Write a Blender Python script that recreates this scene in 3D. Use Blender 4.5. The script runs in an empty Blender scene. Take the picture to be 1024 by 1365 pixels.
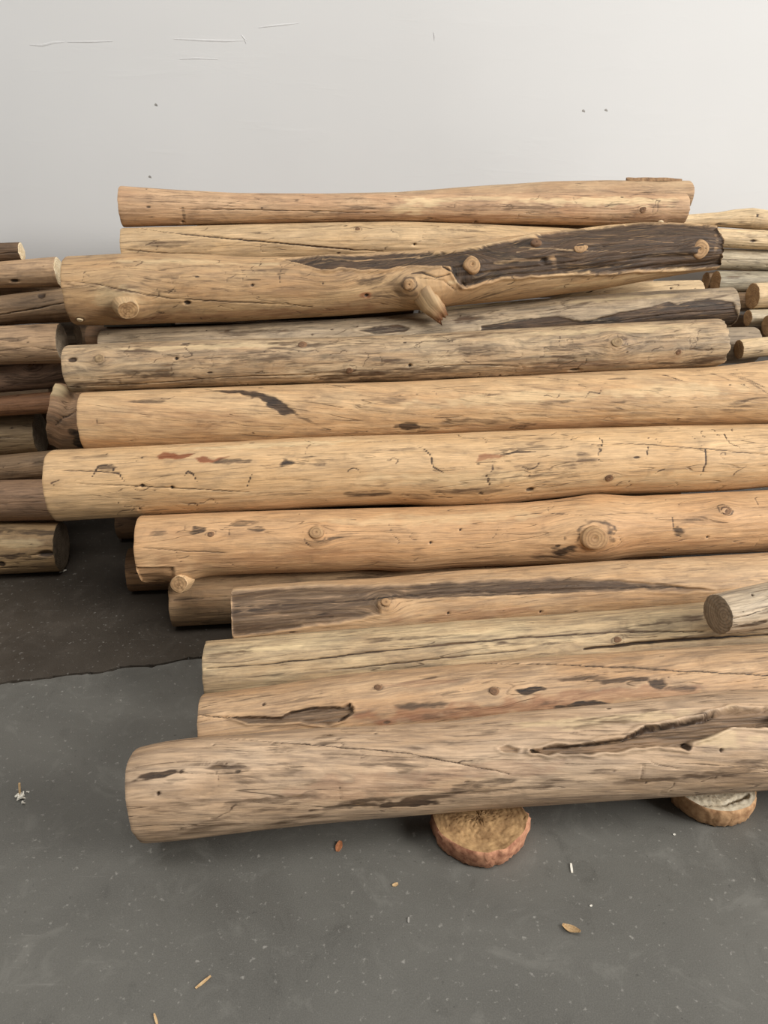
import bpy, math
import numpy as np

# ------------------------------------------------------------------ camera, light, exposure
scene = bpy.context.scene
COL = scene.collection
W, H, F = 1024.0, 1365.0, 986.0           # photograph frame and focal length in pixels
CAM_H = 1.5
PITCH = math.radians(23.7)

cam = bpy.data.cameras.new('camera')
cam.sensor_fit = 'VERTICAL'
cam.sensor_height = 36.0
cam.lens = F / H * 36.0
cam_ob = bpy.data.objects.new('camera', cam)
COL.objects.link(cam_ob)
cam_ob.location = (0, 0, CAM_H)
cam_ob.rotation_euler = (math.pi / 2 - PITCH, 0, 0)
scene.camera = cam_ob

world = bpy.data.worlds.new('hall_daylight')
scene.world = world
world.use_nodes = True
bg = world.node_tree.nodes['Background']
bg.inputs['Color'].default_value = (1.0, 0.985, 0.96, 1)
bg.inputs['Strength'].default_value = 0.20

def area_light(name, loc, target, sx, sy, power, color=(1, 1, 1)):
    l = bpy.data.lights.new(name, 'AREA')
    l.shape = 'RECTANGLE'
    l.size, l.size_y, l.energy, l.color = sx, sy, power, color
    o = bpy.data.objects.new(name, l)
    COL.objects.link(o)
    o.location = loc
    d = np.array(target, float) - np.array(loc, float)
    from mathutils import Vector
    o.rotation_euler = Vector(d).to_track_quat('-Z', 'Y').to_euler()
    return o

# open loading door on the right and the row of roof lights above
area_light('loading_door_daylight', (10.0, -2.4, 5.4), (0.0, 1.8, 0.2), 5.0, 4.0, 1950, (1.0, 0.985, 0.96))
area_light('roof_light', (-0.6, -0.6, 7.6), (0.3, 2.4, 0.4), 6.0, 3.0, 420, (1.0, 0.985, 0.96))

scene.view_settings.view_transform = 'Standard'
scene.view_settings.look = 'None'
scene.view_settings.gamma = 1.0
scene.view_settings.use_curve_mapping = False
scene.view_settings.exposure = -0.19

# ------------------------------------------------------------------ photo pixel -> place
# A pixel only gives a direction; depth comes from the floor or the logs a log rests on.
CT, ST = math.cos(PITCH), math.sin(PITCH)
YAW = math.tan(math.radians(5.6))          # the stack runs 5.6 degrees away from the lens to the right

def ray(u, v):
    a = (np.asarray(u, float) - W / 2) / F
    b = (np.asarray(v, float) - H / 2) / F
    return a, CT - b * ST, -ST - b * CT     # x, y, z

def project(P):
    x, y, z = P[..., 0], P[..., 1], P[..., 2] - CAM_H
    d = y * CT - z * ST
    return W / 2 + F * x / d, H / 2 - F * (y * ST + z * CT) / d

def floor_at(u, v, z=0.0):
    a, b, c = ray(u, v)
    t = (z - CAM_H) / c
    return np.array([a * t, b * t, z])

def interp(pts, u):
    pts = np.array(sorted(pts), float)
    out = np.interp(u, pts[:, 0], pts[:, 1])
    if len(pts) > 1:                        # straight continuation past the last point
        s = (pts[-1, 1] - pts[-2, 1]) / (pts[-1, 0] - pts[-2, 0])
        out = np.where(u > pts[-1, 0], pts[-1, 1] + s * (u - pts[-1, 0]), out)
        s = (pts[1, 1] - pts[0, 1]) / (pts[1, 0] - pts[0, 0])
        out = np.where(u < pts[0, 0], pts[0, 1] + s * (u - pts[0, 0]), out)
    return out

def smooth(x, n):
    if n < 1: return x
    k = np.hanning(2 * n + 3)[1:-1]; k /= k.sum()
    # odd reflection keeps the end values
    l = 2 * x[0] - x[1:n + 1][::-1]; r = 2 * x[-1] - x[-n - 1:-1][::-1]
    return np.convolve(np.concatenate([l, x, r]), k, 'valid')

def centreline(g, n=60):
    """outline in the photograph + depth -> centre points (n,3) and radii (n)"""
    k = g.get('k', YAW)
    if 'line' in g:                         # a log of the rear rows, placed straight in the stack
        (x0, z0, r0), (x1, z1, r1) = g['line']
        x = np.linspace(x0, x1, n)
        return np.stack([x, g['y'] + k * x, np.linspace(z0, z1, n)], 1), np.linspace(r0, r1, n)
    u = np.linspace(g['u'][0], g['u'][1], n)
    vt = smooth(interp(g['top'], u), 2)
    def at(v):
        a, b, c = ray(u, v)
        return a / b, -c / b
    if 'bot' in g:
        vb = smooth(interp(g['bot'], u), 2)
        rx, _ = at((vt + vb) / 2)
    else:
        rx, _ = at(vt + 30)
    y = g['y'] / (1 - k * rx)
    _, t1 = at(vt)
    s1 = np.sqrt(1 + t1 * t1)
    if 'bot' in g:
        _, t2 = at(vb)
        r = y * (t2 - t1) / (s1 + np.sqrt(1 + t2 * t2))
    elif 'r' in g:
        r = np.linspace(g['r'][0], g['r'][1], n)
    else:                                   # lies on the floor
        r = (CAM_H - y * t1) / (1 + s1)
    z = CAM_H - y * t1 - r * s1
    if 'fr' in g:                           # lies on the floor, given thickness
        r = np.linspace(g['fr'][0], g['fr'][1], n); z = r.copy()
    C = np.stack([y * rx, y, z], 1)
    step = np.linalg.norm(C[1] - C[0])
    def extend(C, r, L, at_end):
        m = max(2, int(L / step))
        q = n // 2
        if at_end:
            d = C[-1] - C[-q]; d /= np.linalg.norm(d)
            if abs(d[2]) > .02 and g.get('level', 1): d[2] *= .5
            t = np.linspace(0, L, m + 1)[1:]
            rr = r[-1] * (1 - .03 * t)
            return np.vstack([C, C[-1] + t[:, None] * d]), np.concatenate([r, rr])
        d = C[0] - C[q]; d /= np.linalg.norm(d)
        t = np.linspace(0, L, m + 1)[1:][::-1]
        return np.vstack([C[0] + t[:, None] * d, C]), np.concatenate([np.full(m, r[0]), r])
    if g.get('er'): C, r = extend(C, r, g['er'], True)
    if g.get('el'): C, r = extend(C, r, g['el'], False)
    return C, r

# ------------------------------------------------------------------ the logs: outline in the photo, depth y at x = 0
G = {}
def outline(key, **g): G[key] = g

# --- front rows on the floor (the foremost one lies on two log slices)
outline('P', y=1.425, u=(189, 1040), er=.85,
        top=[(189, 996), (215, 989), (250, 984), (330, 978), (420, 971), (505, 967), (600, 962), (696, 949), (832, 937), (922, 926), (968, 921), (1024, 919)],
        bot=[(189, 1126), (246, 1120), (332, 1109), (418, 1099), (504, 1091), (600, 1083), (696, 1075), (832, 1066), (1024, 1053)])
outline('O', y=1.700, u=(270, 1040), er=.95,
        top=[(270, 925), (375, 912), (461, 899), (600, 887), (700, 878), (820, 870), (1024, 858)])
outline('M', y=1.975, u=(275, 1040), er=1.0,
        top=[(275, 854), (414, 843), (600, 829), (760, 818), (938, 803), (1024, 797)])
outline('L', y=2.215, u=(313, 1040), er=1.0, r=(.113, .112),
        top=[(313, 783), (414, 775), (502, 771), (600, 762), (800, 749), (1024, 737)])
outline('K', y=2.460, u=(231, 880), fr=(.102, .095),
        top=[(231, 764), (880, 718)])
outline('K2', y=2.740, u=(172, 800), fr=(.088, .085),
        top=[(172, 716), (800, 690)])
outline('K3', y=3.240, u=(158, 760), fr=(.09, .085),
        top=[(158, 655), (760, 630)])
outline('N', y=1.575, k=.33, u=(957, 1050), er=.15,
        top=[(957, 792), (1024, 777)], bot=[(957, 846), (1024, 838)])
# --- face of the stack, bottom to top
outline('J', y=2.440, u=(190, 1045), er=.45,
        top=[(190, 687), (400, 680), (600, 675), (700, 670), (790, 661), (850, 661), (1024, 653)],
        bot=[(190, 776), (230, 772), (273, 768), (370, 764), (500, 759), (540, 762), (600, 756), (750, 751), (794, 749), (838, 743), (1024, 735)])
outline('I', y=2.595, u=(74, 1045), er=.3,
        top=[(74, 600), (255, 591), (400, 584), (550, 579), (690, 574), (768, 571), (1024, 565)],
        bot=[(74, 695), (90, 694), (255, 686), (400, 678), (540, 672), (587, 676), (646, 675), (719, 666), (792, 660), (915, 657), (963, 655), (1024, 649)])
outline('H', y=2.765, u=(115, 1045), er=.2,
        top=[(115, 523), (206, 519), (353, 514), (548, 508), (700, 501), (850, 493), (940, 490), (1024, 480)],
        bot=[(115, 603), (255, 598), (400, 591), (548, 585), (690, 578), (800, 573), (1024, 568)])
outline('H2', y=3.02, u=(72, 420), r=(.125, .11), top=[(67, 509), (80, 511), (92, 520), (120, 522), (420, 518)])
outline('G', y=2.880, u=(93, 956),
        top=[(93, 460), (157, 457), (255, 453), (402, 450), (548, 447), (671, 439), (817, 431), (943, 425), (956, 425)],
        bot=[(93, 524), (110, 523), (206, 519), (353, 514), (548, 509), (671, 504), (817, 498), (940, 491), (956, 490)])
outline('G2', y=3.220, u=(520, 1003), top=[(520, 445), (1003, 436)], bot=[(520, 500), (1003, 484)])
outline('F', y=3.065, u=(139, 974),
        top=[(139, 439), (300, 433), (400, 428), (500, 423), (602, 413), (705, 403), (756, 396), (858, 389), (974, 383)],
        bot=[(139, 500), (400, 490), (600, 475), (800, 455), (974, 434)])
outline('F2', y=3.250, u=(121, 480), r=(.06, .06), top=[(121, 434), (480, 428)])
outline('E', y=3.315, u=(560, 929), r=(.06, .065), top=[(560, 412), (735, 397), (756, 391), (807, 381), (858, 375), (929, 373)])
outline('D', y=3.065, u=(96, 951),
        top=[(96, 341), (174, 338), (268, 339), (330, 342), (410, 342), (500, 337), (550, 334), (602, 327), (653, 319), (705, 312), (756, 307), (807, 302), (858, 298), (910, 299), (951, 302)],
        bot=[(96, 434), (174, 433), (315, 428), (455, 420), (550, 413), (602, 408), (653, 403), (705, 398), (756, 391), (807, 384), (858, 375), (910, 366), (951, 360)])
outline('C', y=3.260, u=(167, 790), r=(.085, .075),
        top=[(167, 304), (267, 301), (408, 297), (540, 295), (600, 297), (705, 302), (790, 306)])
outline('B', y=3.305, u=(163, 911),
        top=[(163, 248), (220, 252), (314, 257), (455, 258), (600, 258), (750, 257), (911, 258)],
        bot=[(163, 303), (361, 298), (548, 296), (700, 299), (807, 301), (911, 299)])
outline('A', y=3.420, u=(430, 915), r=(.055, .06),
        top=[(430, 258), (531, 256), (653, 247), (730, 242), (807, 240), (915, 241)])
# --- stack on the left, running out of the picture
lf = dict(el=.9)
outline('La', y=3.350, u=(-30, 29), top=[(-30, 325), (29, 323)], bot=[(-30, 350), (29, 348)], **lf)
outline('Lb', y=3.305, u=(-30, 79), top=[(-30, 351), (0, 349), (79, 342)], bot=[(-30, 385), (0, 384), (79, 383)], **lf)
outline('Lc', y=3.275, u=(-30, 100), top=[(-30, 399), (0, 395), (91, 383), (100, 382)], bot=[(-30, 435), (0, 434), (100, 429)], **lf)
outline('Ld', y=3.130, u=(-30, 83), top=[(-30, 436), (0, 435), (40, 433), (83, 431)], bot=[(-30, 486), (0, 486), (83, 484)], **lf)
outline('Ld2', y=3.340, u=(-30, 104), top=[(-30, 436), (104, 429)], bot=[(-30, 470), (104, 462)], **lf)
outline('Le', y=3.240, u=(-30, 110), top=[(-30, 487), (0, 484), (25, 482), (42, 478), (60, 480), (80, 476), (110, 474)], bot=[(-30, 526), (0, 524), (60, 519), (110, 512)], **lf)
outline('Lf', y=3.165, u=(-30, 84), top=[(-30, 531), (84, 521)], bot=[(-30, 556), (84, 550)], **lf)
outline('Lg', y=3.255, u=(-30, 54), top=[(-30, 551), (57, 550)], bot=[(-30, 614), (57, 606)], **lf)
outline('Lh', y=3.140, u=(-30, 75), top=[(-30, 610), (75, 600)], bot=[(-30, 648), (75, 640)], **lf)
outline('Li', y=2.990, u=(-30, 85), top=[(-30, 641), (85, 638)], bot=[(-30, 696), (85, 693)], **lf)
outline('Lj', y=2.945, u=(-30, 82), top=[(-30, 697), (0, 695), (82, 695)], bot=[(-30, 766), (0, 765), (82, 761)], **lf)
# --- posts on the right, running out of the picture
rt = dict(er=.9)
outline('Ra', y=3.650, u=(880, 1050), top=[(880, 287), (916, 286), (957, 283), (978, 279), (1000, 277), (1024, 281), (1050, 283)], bot=[(880, 308), (955, 303), (1024, 307), (1050, 309)], **rt)
outline('Rb', y=3.595, u=(900, 1050), top=[(900, 302), (960, 304), (1024, 307)], bot=[(900, 328), (960, 330), (1024, 333)], **rt)
outline('Rc', y=3.625, u=(905, 1050), top=[(905, 329), (956, 331), (1024, 333)], bot=[(905, 359), (960, 360), (1024, 362)], **rt)
outline('Rd', y=3.550, u=(954, 1050), top=[(954, 361), (1024, 362)], bot=[(954, 390), (1024, 389)], **rt)
outline('Rd0', y=3.645, u=(941, 1000), top=[(941, 363), (1000, 361)], bot=[(941, 386), (1000, 384)])
outline('Rd2', y=3.495, u=(966, 1050), top=[(966, 390), (1050, 389)], bot=[(966, 416), (1050, 414)], **rt)
outline('Re', y=3.395, u=(1003, 1050), top=[(1003, 377), (1050, 375)], bot=[(1003, 412), (1050, 410)], **rt)
outline('Rf', y=3.360, u=(997, 1050), top=[(997, 413), (1050, 411)], bot=[(997, 435), (1050, 433)], **rt)
outline('Rg', y=3.275, u=(1023, 1060), top=[(1023, 420), (1060, 418)], bot=[(1023, 448), (1060, 446)], **rt)
outline('Rh', y=3.095, u=(985, 1050), top=[(985, 453), (1024, 449)], bot=[(985, 479), (1024, 475)], **rt)

# --- rear rows, mostly hidden, added to block the bright wall behind the gaps
for key_, y_, x0_, x1_, z_, r_ in (('X1', 3.0, -.95, 1.3, .275, .115), ('X2', 3.27, -1.0, 1.2, .31, .12), ('X3', 3.27, -.9, 1.2, .60, .115), ('X4', 3.54, -1.0, 1.3, .84, .105),
                                   ('X5', 3.285, -1.0, .12, 1.06, .085), ('X6', 3.56, -.9, 1.25, 1.11, .095), ('X7', 3.52, -.8, 1.2, 1.31, .085),
                                   ('Y1', 3.22, -2.6, -1.5, .11, .11), ('Y2', 3.42, -2.6, -1.5, .33, .11), ('Y3', 3.5, -2.6, -1.52, .60, .115), ('Y4', 3.52, -2.6, -1.15, .84, .1), ('Y5', 3.5, -2.6, -1.15, 1.08, .105),
                                   ('Z1', 3.62, 1.45, 2.8, .86, .055), ('Z2', 3.47, 1.75, 2.8, .83, .05)):
    outline(key_, y=y_, line=((x0_, z_, r_), (x1_, z_, r_ * .94)))

# ------------------------------------------------------------------ materials (all node based)
def lin(c, k=1.0):
    c = np.array(c, float) / 255
    v = np.where(c <= .04045, c / 12.92, ((c + .055) / 1.055) ** 2.4) * k
    return (float(v[0]), float(v[1]), float(v[2]), 1.0)

class NT:
    def __init__(s, name):
        s.m = bpy.data.materials.new(name); s.m.use_nodes = True
        s.t = s.m.node_tree
        s.b = s.t.nodes['Principled BSDF']
    def n(s, typ, **kw):
        x = s.t.nodes.new(typ)
        for k, v in kw.items(): setattr(x, k, v)
        return x
    def l(s, a, b): s.t.links.new(a, b)
    def put(s, sock, v):
        if isinstance(v, bpy.types.NodeSocket): s.l(v, sock)
        else: sock.default_value = v
    def math(s, op, a, b=0.0, clamp=False):
        x = s.n('ShaderNodeMath', operation=op, use_clamp=clamp)
        s.put(x.inputs[0], a); s.put(x.inputs[1], b)
        return x.outputs[0]
    def mix(s, f, a, b, blend='MIX'):
        x = s.n('ShaderNodeMix', data_type='RGBA', blend_type=blend)
        s.put(x.inputs[0], f); s.put(x.inputs[6], a); s.put(x.inputs[7], b)
        return x.outputs[2]
    def ramp(s, v, lo, hi, a=0.0, b=1.0):
        x = s.n('ShaderNodeMapRange', clamp=True)
        s.put(x.inputs[0], v)
        for i, q in enumerate((lo, hi, a, b)): x.inputs[1 + i].default_value = q
        return x.outputs[0]
    def scaled(s, vec, sc, off=(0, 0, 0)):
        x = s.n('ShaderNodeMapping')
        s.l(vec, x.inputs[0]); x.inputs[1].default_value = off; x.inputs[3].default_value = sc
        return x.outputs[0]
    def noise(s, vec, sc=1.0, det=3.0, rough=.55, dist=0.0):
        x = s.n('ShaderNodeTexNoise')
        s.l(vec, x.inputs['Vector']); x.inputs['Scale'].default_value = sc
        x.inputs['Detail'].default_value = det; x.inputs['Roughness'].default_value = rough
        x.inputs['Distortion'].default_value = dist
        return x.outputs[0]
    def bump(s, h, strength, dist):
        x = s.n('ShaderNodeBump')
        x.inputs['Strength'].default_value = strength; x.inputs['Distance'].default_value = dist
        s.l(h, x.inputs['Height']); s.l(x.outputs[0], s.b.inputs['Normal'])

def wood(name, c1, c2, c3, seed, streak=.5, fleck=.35, rough=.62):
    """peeled, sanded log: c1 pale wood, c2 warmer wood, c3 grey weathering drawn out along the grain"""
    N = NT(name)
    at = N.n('ShaderNodeAttribute', attribute_name='loc').outputs['Vector']
    st = N.n('ShaderNodeAttribute', attribute_name='st')
    sep = N.n('ShaderNodeSeparateColor'); N.l(st.outputs['Color'], sep.inputs[0])
    o = (seed * 3.7, seed * 1.3, seed * 2.1)
    big = N.noise(N.scaled(at, (3.0, 11, 11), o), 1, 4, .6, .5)
    mid = N.noise(N.scaled(at, (4.5, 42, 42), o), 1, 6, .66, .8)
    fine = N.noise(N.scaled(at, (16, 210, 210), o), 1, 3, .6)
    cloud = N.noise(N.scaled(at, (9, 16, 16), o), 1, 5, .65, 1.2)
    wisp = N.noise(N.scaled(at, (8, 100, 100), o), 1, 5, .68, .6)
    line = N.noise(N.scaled(at, (1.1, 17, 17), o), 1, 2, .5, .3)
    col = N.mix(N.ramp(big, .36, .66), lin(c1), lin(c2))
    col = N.mix(N.math('MULTIPLY', N.ramp(mid, .42, .68), min(1, streak * 1.2)), col, lin(c3))
    col = N.mix(N.math('MULTIPLY', N.ramp(cloud, .53, .74), fleck * 1.25), col, lin(np.array(c3) * .72))
    col = N.mix(N.math('MULTIPLY', N.ramp(cloud, .44, .26), fleck * .8), col, lin(np.minimum(np.array(c1) * 1.12 + 6, 255)))
    col = N.mix(N.ramp(wisp, .50, .72, 0, .55), col, lin(np.array(c3) * .8))
    hair = N.math('MULTIPLY', N.ramp(N.math('ABSOLUTE', N.math('SUBTRACT', line, .5)), .0015, .006, 1, 0), N.ramp(cloud, .42, .55))
    col = N.mix(N.math('MULTIPLY', hair, .55), col, lin((70, 52, 38)))
    g = N.ramp(mid, .3, .7, .72, 1.12)
    # marks that belong to this one log
    col = N.mix(N.math('MULTIPLY', sep.outputs[2], .85), col, lin((222, 196, 152)))
    col = N.mix(N.math('MULTIPLY', sep.outputs[1], g), col, lin((126, 68, 38)))
    cav = N.mix(N.ramp(mid, .35, .65), lin((150, 122, 94)), lin((78, 64, 52)))
    col = N.mix(st.outputs['Alpha'], col, cav)
    dk = N.mix(N.ramp(mid, .36, .68), lin((30, 23, 18)), lin((96, 74, 55)))
    dk = N.mix(N.ramp(wisp, .55, .72, 0, .6), dk, lin((150, 120, 86)))
    rag = N.math('ADD', N.math('MULTIPLY', N.math('SUBTRACT', mid, .5), 1.5), N.math('MULTIPLY', N.math('SUBTRACT', wisp, .5), 1.2))
    dm = N.math('MULTIPLY', N.ramp(N.math('ADD', sep.outputs[0], rag), .14, .62), N.ramp(sep.outputs[0], 0, .2))
    col = N.mix(dm, col, dk)
    fx = N.ramp(fine, .3, .7, .82, 1.12)
    fc = N.n('ShaderNodeCombineColor')
    for i in range(3): N.l(fx, fc.inputs[i])
    col = N.mix(1.0, col, fc.outputs[0], 'MULTIPLY')
    N.l(col, N.b.inputs['Base Color'])
    N.b.inputs['Roughness'].default_value = rough
    N.b.inputs['Specular IOR Level'].default_value = .35
    h = N.math('ADD', N.math('MULTIPLY', N.math('ADD', fine, wisp), .4), N.math('ADD', mid, N.math('MULTIPLY', hair, -.8)))
    N.bump(h, .7, .003)
    return N.m

def end_grain(name, c1, c2, seed, rings=.38):
    """sawn face: growth rings round the pith, radial checks, saw fuzz"""
    N = NT(name)
    at = N.n('ShaderNodeAttribute', attribute_name='loc').outputs['Vector']
    o = (seed * 2.7, seed * 1.9, seed * 3.1)
    wob = N.noise(N.scaled(at, (14, 14, 14), o), 1, 2)
    ln = N.n('ShaderNodeVectorMath', operation='LENGTH'); N.l(at, ln.inputs[0])
    ph = N.math('ADD', N.math('MULTIPLY', ln.outputs['Value'], 620.0), N.math('MULTIPLY', wob, 9.0))
    ring = N.math('SINE', ph)
    cl = N.noise(N.scaled(at, (30, 30, 30), o), 1, 5, .65)
    col = N.mix(N.ramp(cl, .35, .65), lin(c1), lin(c2))
    col = N.mix(N.ramp(ring, .1, 1, 0, rings), col, lin(np.array(c2) * .62))
    saw = N.noise(N.scaled(at, (40, 40, 260), o), 1, 2)
    col = N.mix(N.ramp(saw, .45, .75, 0, .25), col, lin(np.array(c2) * .75))
    N.l(col, N.b.inputs['Base Color'])
    N.b.inputs['Roughness'].default_value = .8
    N.bump(N.math('ADD', saw, N.math('MULTIPLY', ring, .2)), .5, .0015)
    return N.m

def floor_mat(name, c1, c2, seed):
    N = NT(name)
    at = N.n('ShaderNodeTexCoord').outputs['Object']
    o = (seed * 4.1, seed * 2.3, 0)
    big = N.noise(N.scaled(at, (1.7, 1.7, 1.7), o), 1, 6, .62, .6)
    blot = N.noise(N.scaled(at, (7, 7, 7), o), 1, 7, .7, 1.0)
    spk = N.noise(N.scaled(at, (60, 60, 60), o), 1, 3, .6)
    grit = N.noise(N.scaled(at, (330, 330, 330), o), 1, 2, .6)
    col = N.mix(N.ramp(big, .34, .66), lin(c1), lin(c2))
    col = N.mix(N.ramp(blot, .54, .74, 0, .4), col, lin(np.array(c1) * 1.28 + 6))
    col = N.mix(N.ramp(blot, .42, .28, 0, .45), col, lin(np.array(c2) * .72))
    col = N.mix(N.ramp(spk, .63, .74, 0, .6), col, lin((160, 156, 148)))
    col = N.mix(N.ramp(spk, .33, .25, 0, .5), col, lin((40, 38, 36)))
    col = N.mix(N.ramp(grit, .4, .7, 0, .3), col, lin(np.array(c1) * 1.2))
    # trowel scratches in two directions
    for k, ang in enumerate((.5, -.75)):
        m = N.n('ShaderNodeMapping'); N.l(at, m.inputs[0])
        m.inputs[2].default_value = (0, 0, ang); m.inputs[3].default_value = (5, 75, 5); m.inputs[1].default_value = (k * 7.7, 3, 0)
        sc = N.noise(m.outputs[0], 1, 3, .6)
        col = N.mix(N.math('MULTIPLY', N.ramp(sc, .66, .74, 0, .2), N.ramp(blot, .45, .6)), col, lin((148, 145, 138)))
    N.l(col, N.b.inputs['Base Color'])
    N.l(N.ramp(blot, .3, .7, .42, .62), N.b.inputs['Roughness'])
    N.b.inputs['Specular IOR Level'].default_value = .4
    N.bump(N.math('ADD', N.math('MULTIPLY', spk, .6), grit), .25, .0015)
    return N.m

def wall_mat(name):
    N = NT(name)
    at = N.n('ShaderNodeTexCoord').outputs['Object']
    big = N.noise(N.scaled(at, (.8, .8, .8)), 1, 3, .5)
    roll = N.noise(N.scaled(at, (240, 240, 240)), 1, 2, .5)
    speck = N.noise(N.scaled(at, (22, 22, 22)), 1, 2, .5)
    wr = N.noise(N.scaled(at, (2.2, 2.2, 13)), 1, 4, .6, .7)
    col = N.mix(N.ramp(big, .3, .7), lin((206, 205, 203)), lin((199, 198, 196)))
    col = N.mix(N.ramp(speck, .80, .83, 0, .5), col, lin((140, 136, 130)))
    N.l(col, N.b.inputs['Base Color'])
    N.b.inputs['Roughness'].default_value = .6
    N.bump(N.math('ADD', N.math('MULTIPLY', roll, .06), N.ramp(wr, .55, .8)), .12, .003)
    return N.m

def plain(name, c, rough=.7, c2=None, sc=60):
    N = NT(name)
    at = N.n('ShaderNodeTexCoord').outputs['Object']
    n = N.noise(N.scaled(at, (sc, sc, sc)), 1, 4, .6)
    N.l(N.mix(N.ramp(n, .35, .65), lin(c), lin(c2 if c2 else np.array(c) * .8)), N.b.inputs['Base Color'])
    N.b.inputs['Roughness'].default_value = rough
    N.bump(n, .3, .001)
    return N.m

# ------------------------------------------------------------------ builders
def vnoise(x, a, fx, na, seed):
    """smooth value noise, periodic in the angle a (0..2pi)"""
    rng = np.random.default_rng(seed)
    nx = int(np.ceil(x.max() * fx)) + 4
    g = rng.random((nx, na))
    X = np.clip(x * fx, 0, nx - 2.001); A = (a % (2 * np.pi)) / (2 * np.pi) * na
    i = np.floor(X).astype(int); j = np.floor(A).astype(int) % na
    fx_, fa = X - i, A - np.floor(A)
    fx_ = fx_ * fx_ * (3 - 2 * fx_); fa = fa * fa * (3 - 2 * fa)
    j1 = (j + 1) % na
    return (g[i, j] * (1 - fx_) + g[i + 1, j] * fx_) * (1 - fa) + (g[i, j1] * (1 - fx_) + g[i + 1, j1] * fx_) * fa - .5

def fbm(x, a, fx, na, seed, octs=3):
    s, amp = 0, 1.0
    for o in range(octs):
        s = s + amp * vnoise(x, a, fx * 2 ** o, na * 2 ** o, seed + 31 * o); amp *= .5
    return s

def seg_dist(px, py, x0, y0, x1, y1):
    dx, dy = x1 - x0, y1 - y0
    t = np.clip(((px - x0) * dx + (py - y0) * dy) / (dx * dx + dy * dy + 1e-12), 0, 1)
    return np.hypot(px - x0 - t * dx, py - y0 - t * dy), t

def poly_sdf(px, py, pts):
    """negative inside"""
    d = np.full(px.shape, 1e9); ins = np.zeros(px.shape, bool)
    n = len(pts)
    for i in range(n):
        (x0, y0), (x1, y1) = pts[i], pts[(i + 1) % n]
        d = np.minimum(d, seg_dist(px, py, x0, y0, x1, y1)[0])
        c = (y0 > py) != (y1 > py)
        with np.errstate(divide='ignore', invalid='ignore'):
            xi = x0 + (py - y0) * (x1 - x0) / (y1 - y0 + 1e-15)
        ins ^= c & (px < xi)
    return np.where(ins, -d, d)

def sstep(x, lo, hi):
    t = np.clip((x - lo) / (hi - lo), 0, 1)
    return t * t * (3 - 2 * t)

def mesh_object(name, verts, faces, mat, parent=None, loc=None, st=None, sharp=False):
    me = bpy.data.meshes.new(name)
    if isinstance(faces, np.ndarray):
        me.vertices.add(len(verts)); me.vertices.foreach_set('co', np.asarray(verts, np.float32).ravel())
        nf, k = faces.shape
        me.loops.add(nf * k); me.loops.foreach_set('vertex_index', faces.astype(np.int32).ravel())
        me.polygons.add(nf)
        me.polygons.foreach_set('loop_start', np.arange(0, nf * k, k, dtype=np.int32))
        me.update(calc_edges=True); me.validate()
    else:
        me.from_pydata([tuple(map(float, v)) for v in verts], [], [tuple(map(int, f)) for f in faces])
    if not sharp: me.polygons.foreach_set('use_smooth', np.ones(len(me.polygons), bool))
    if loc is not None:
        at = me.attributes.new('loc', 'FLOAT_VECTOR', 'POINT'); at.data.foreach_set('vector', np.asarray(loc, np.float32).ravel())
    if st is not None:
        at = me.attributes.new('st', 'FLOAT_COLOR', 'POINT'); at.data.foreach_set('color', np.asarray(st, np.float32).ravel())
    me.materials.append(mat)
    o = bpy.data.objects.new(name, me); COL.objects.link(o)
    if parent: o.parent = parent
    return o

def tag(o, label=None, cat=None, group=None, kind=None):
    if label: o['label'] = label
    if cat: o['category'] = cat
    if group: o['group'] = group
    if kind: o['kind'] = kind
    return o

def empty(name, loc):
    o = bpy.data.objects.new(name, None); COL.objects.link(o)
    o.empty_display_size = .1; o.location = tuple(map(float, loc))
    return o

def grid_faces(n, m, closed=True):
    i, j = np.meshgrid(np.arange(n - 1), np.arange(m if closed else m - 1), indexing='ij')
    j1 = (j + 1) % m
    return np.stack([i * m + j, (i + 1) * m + j, (i + 1) * m + j1, i * m + j1], -1).reshape(-1, 4)

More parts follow.
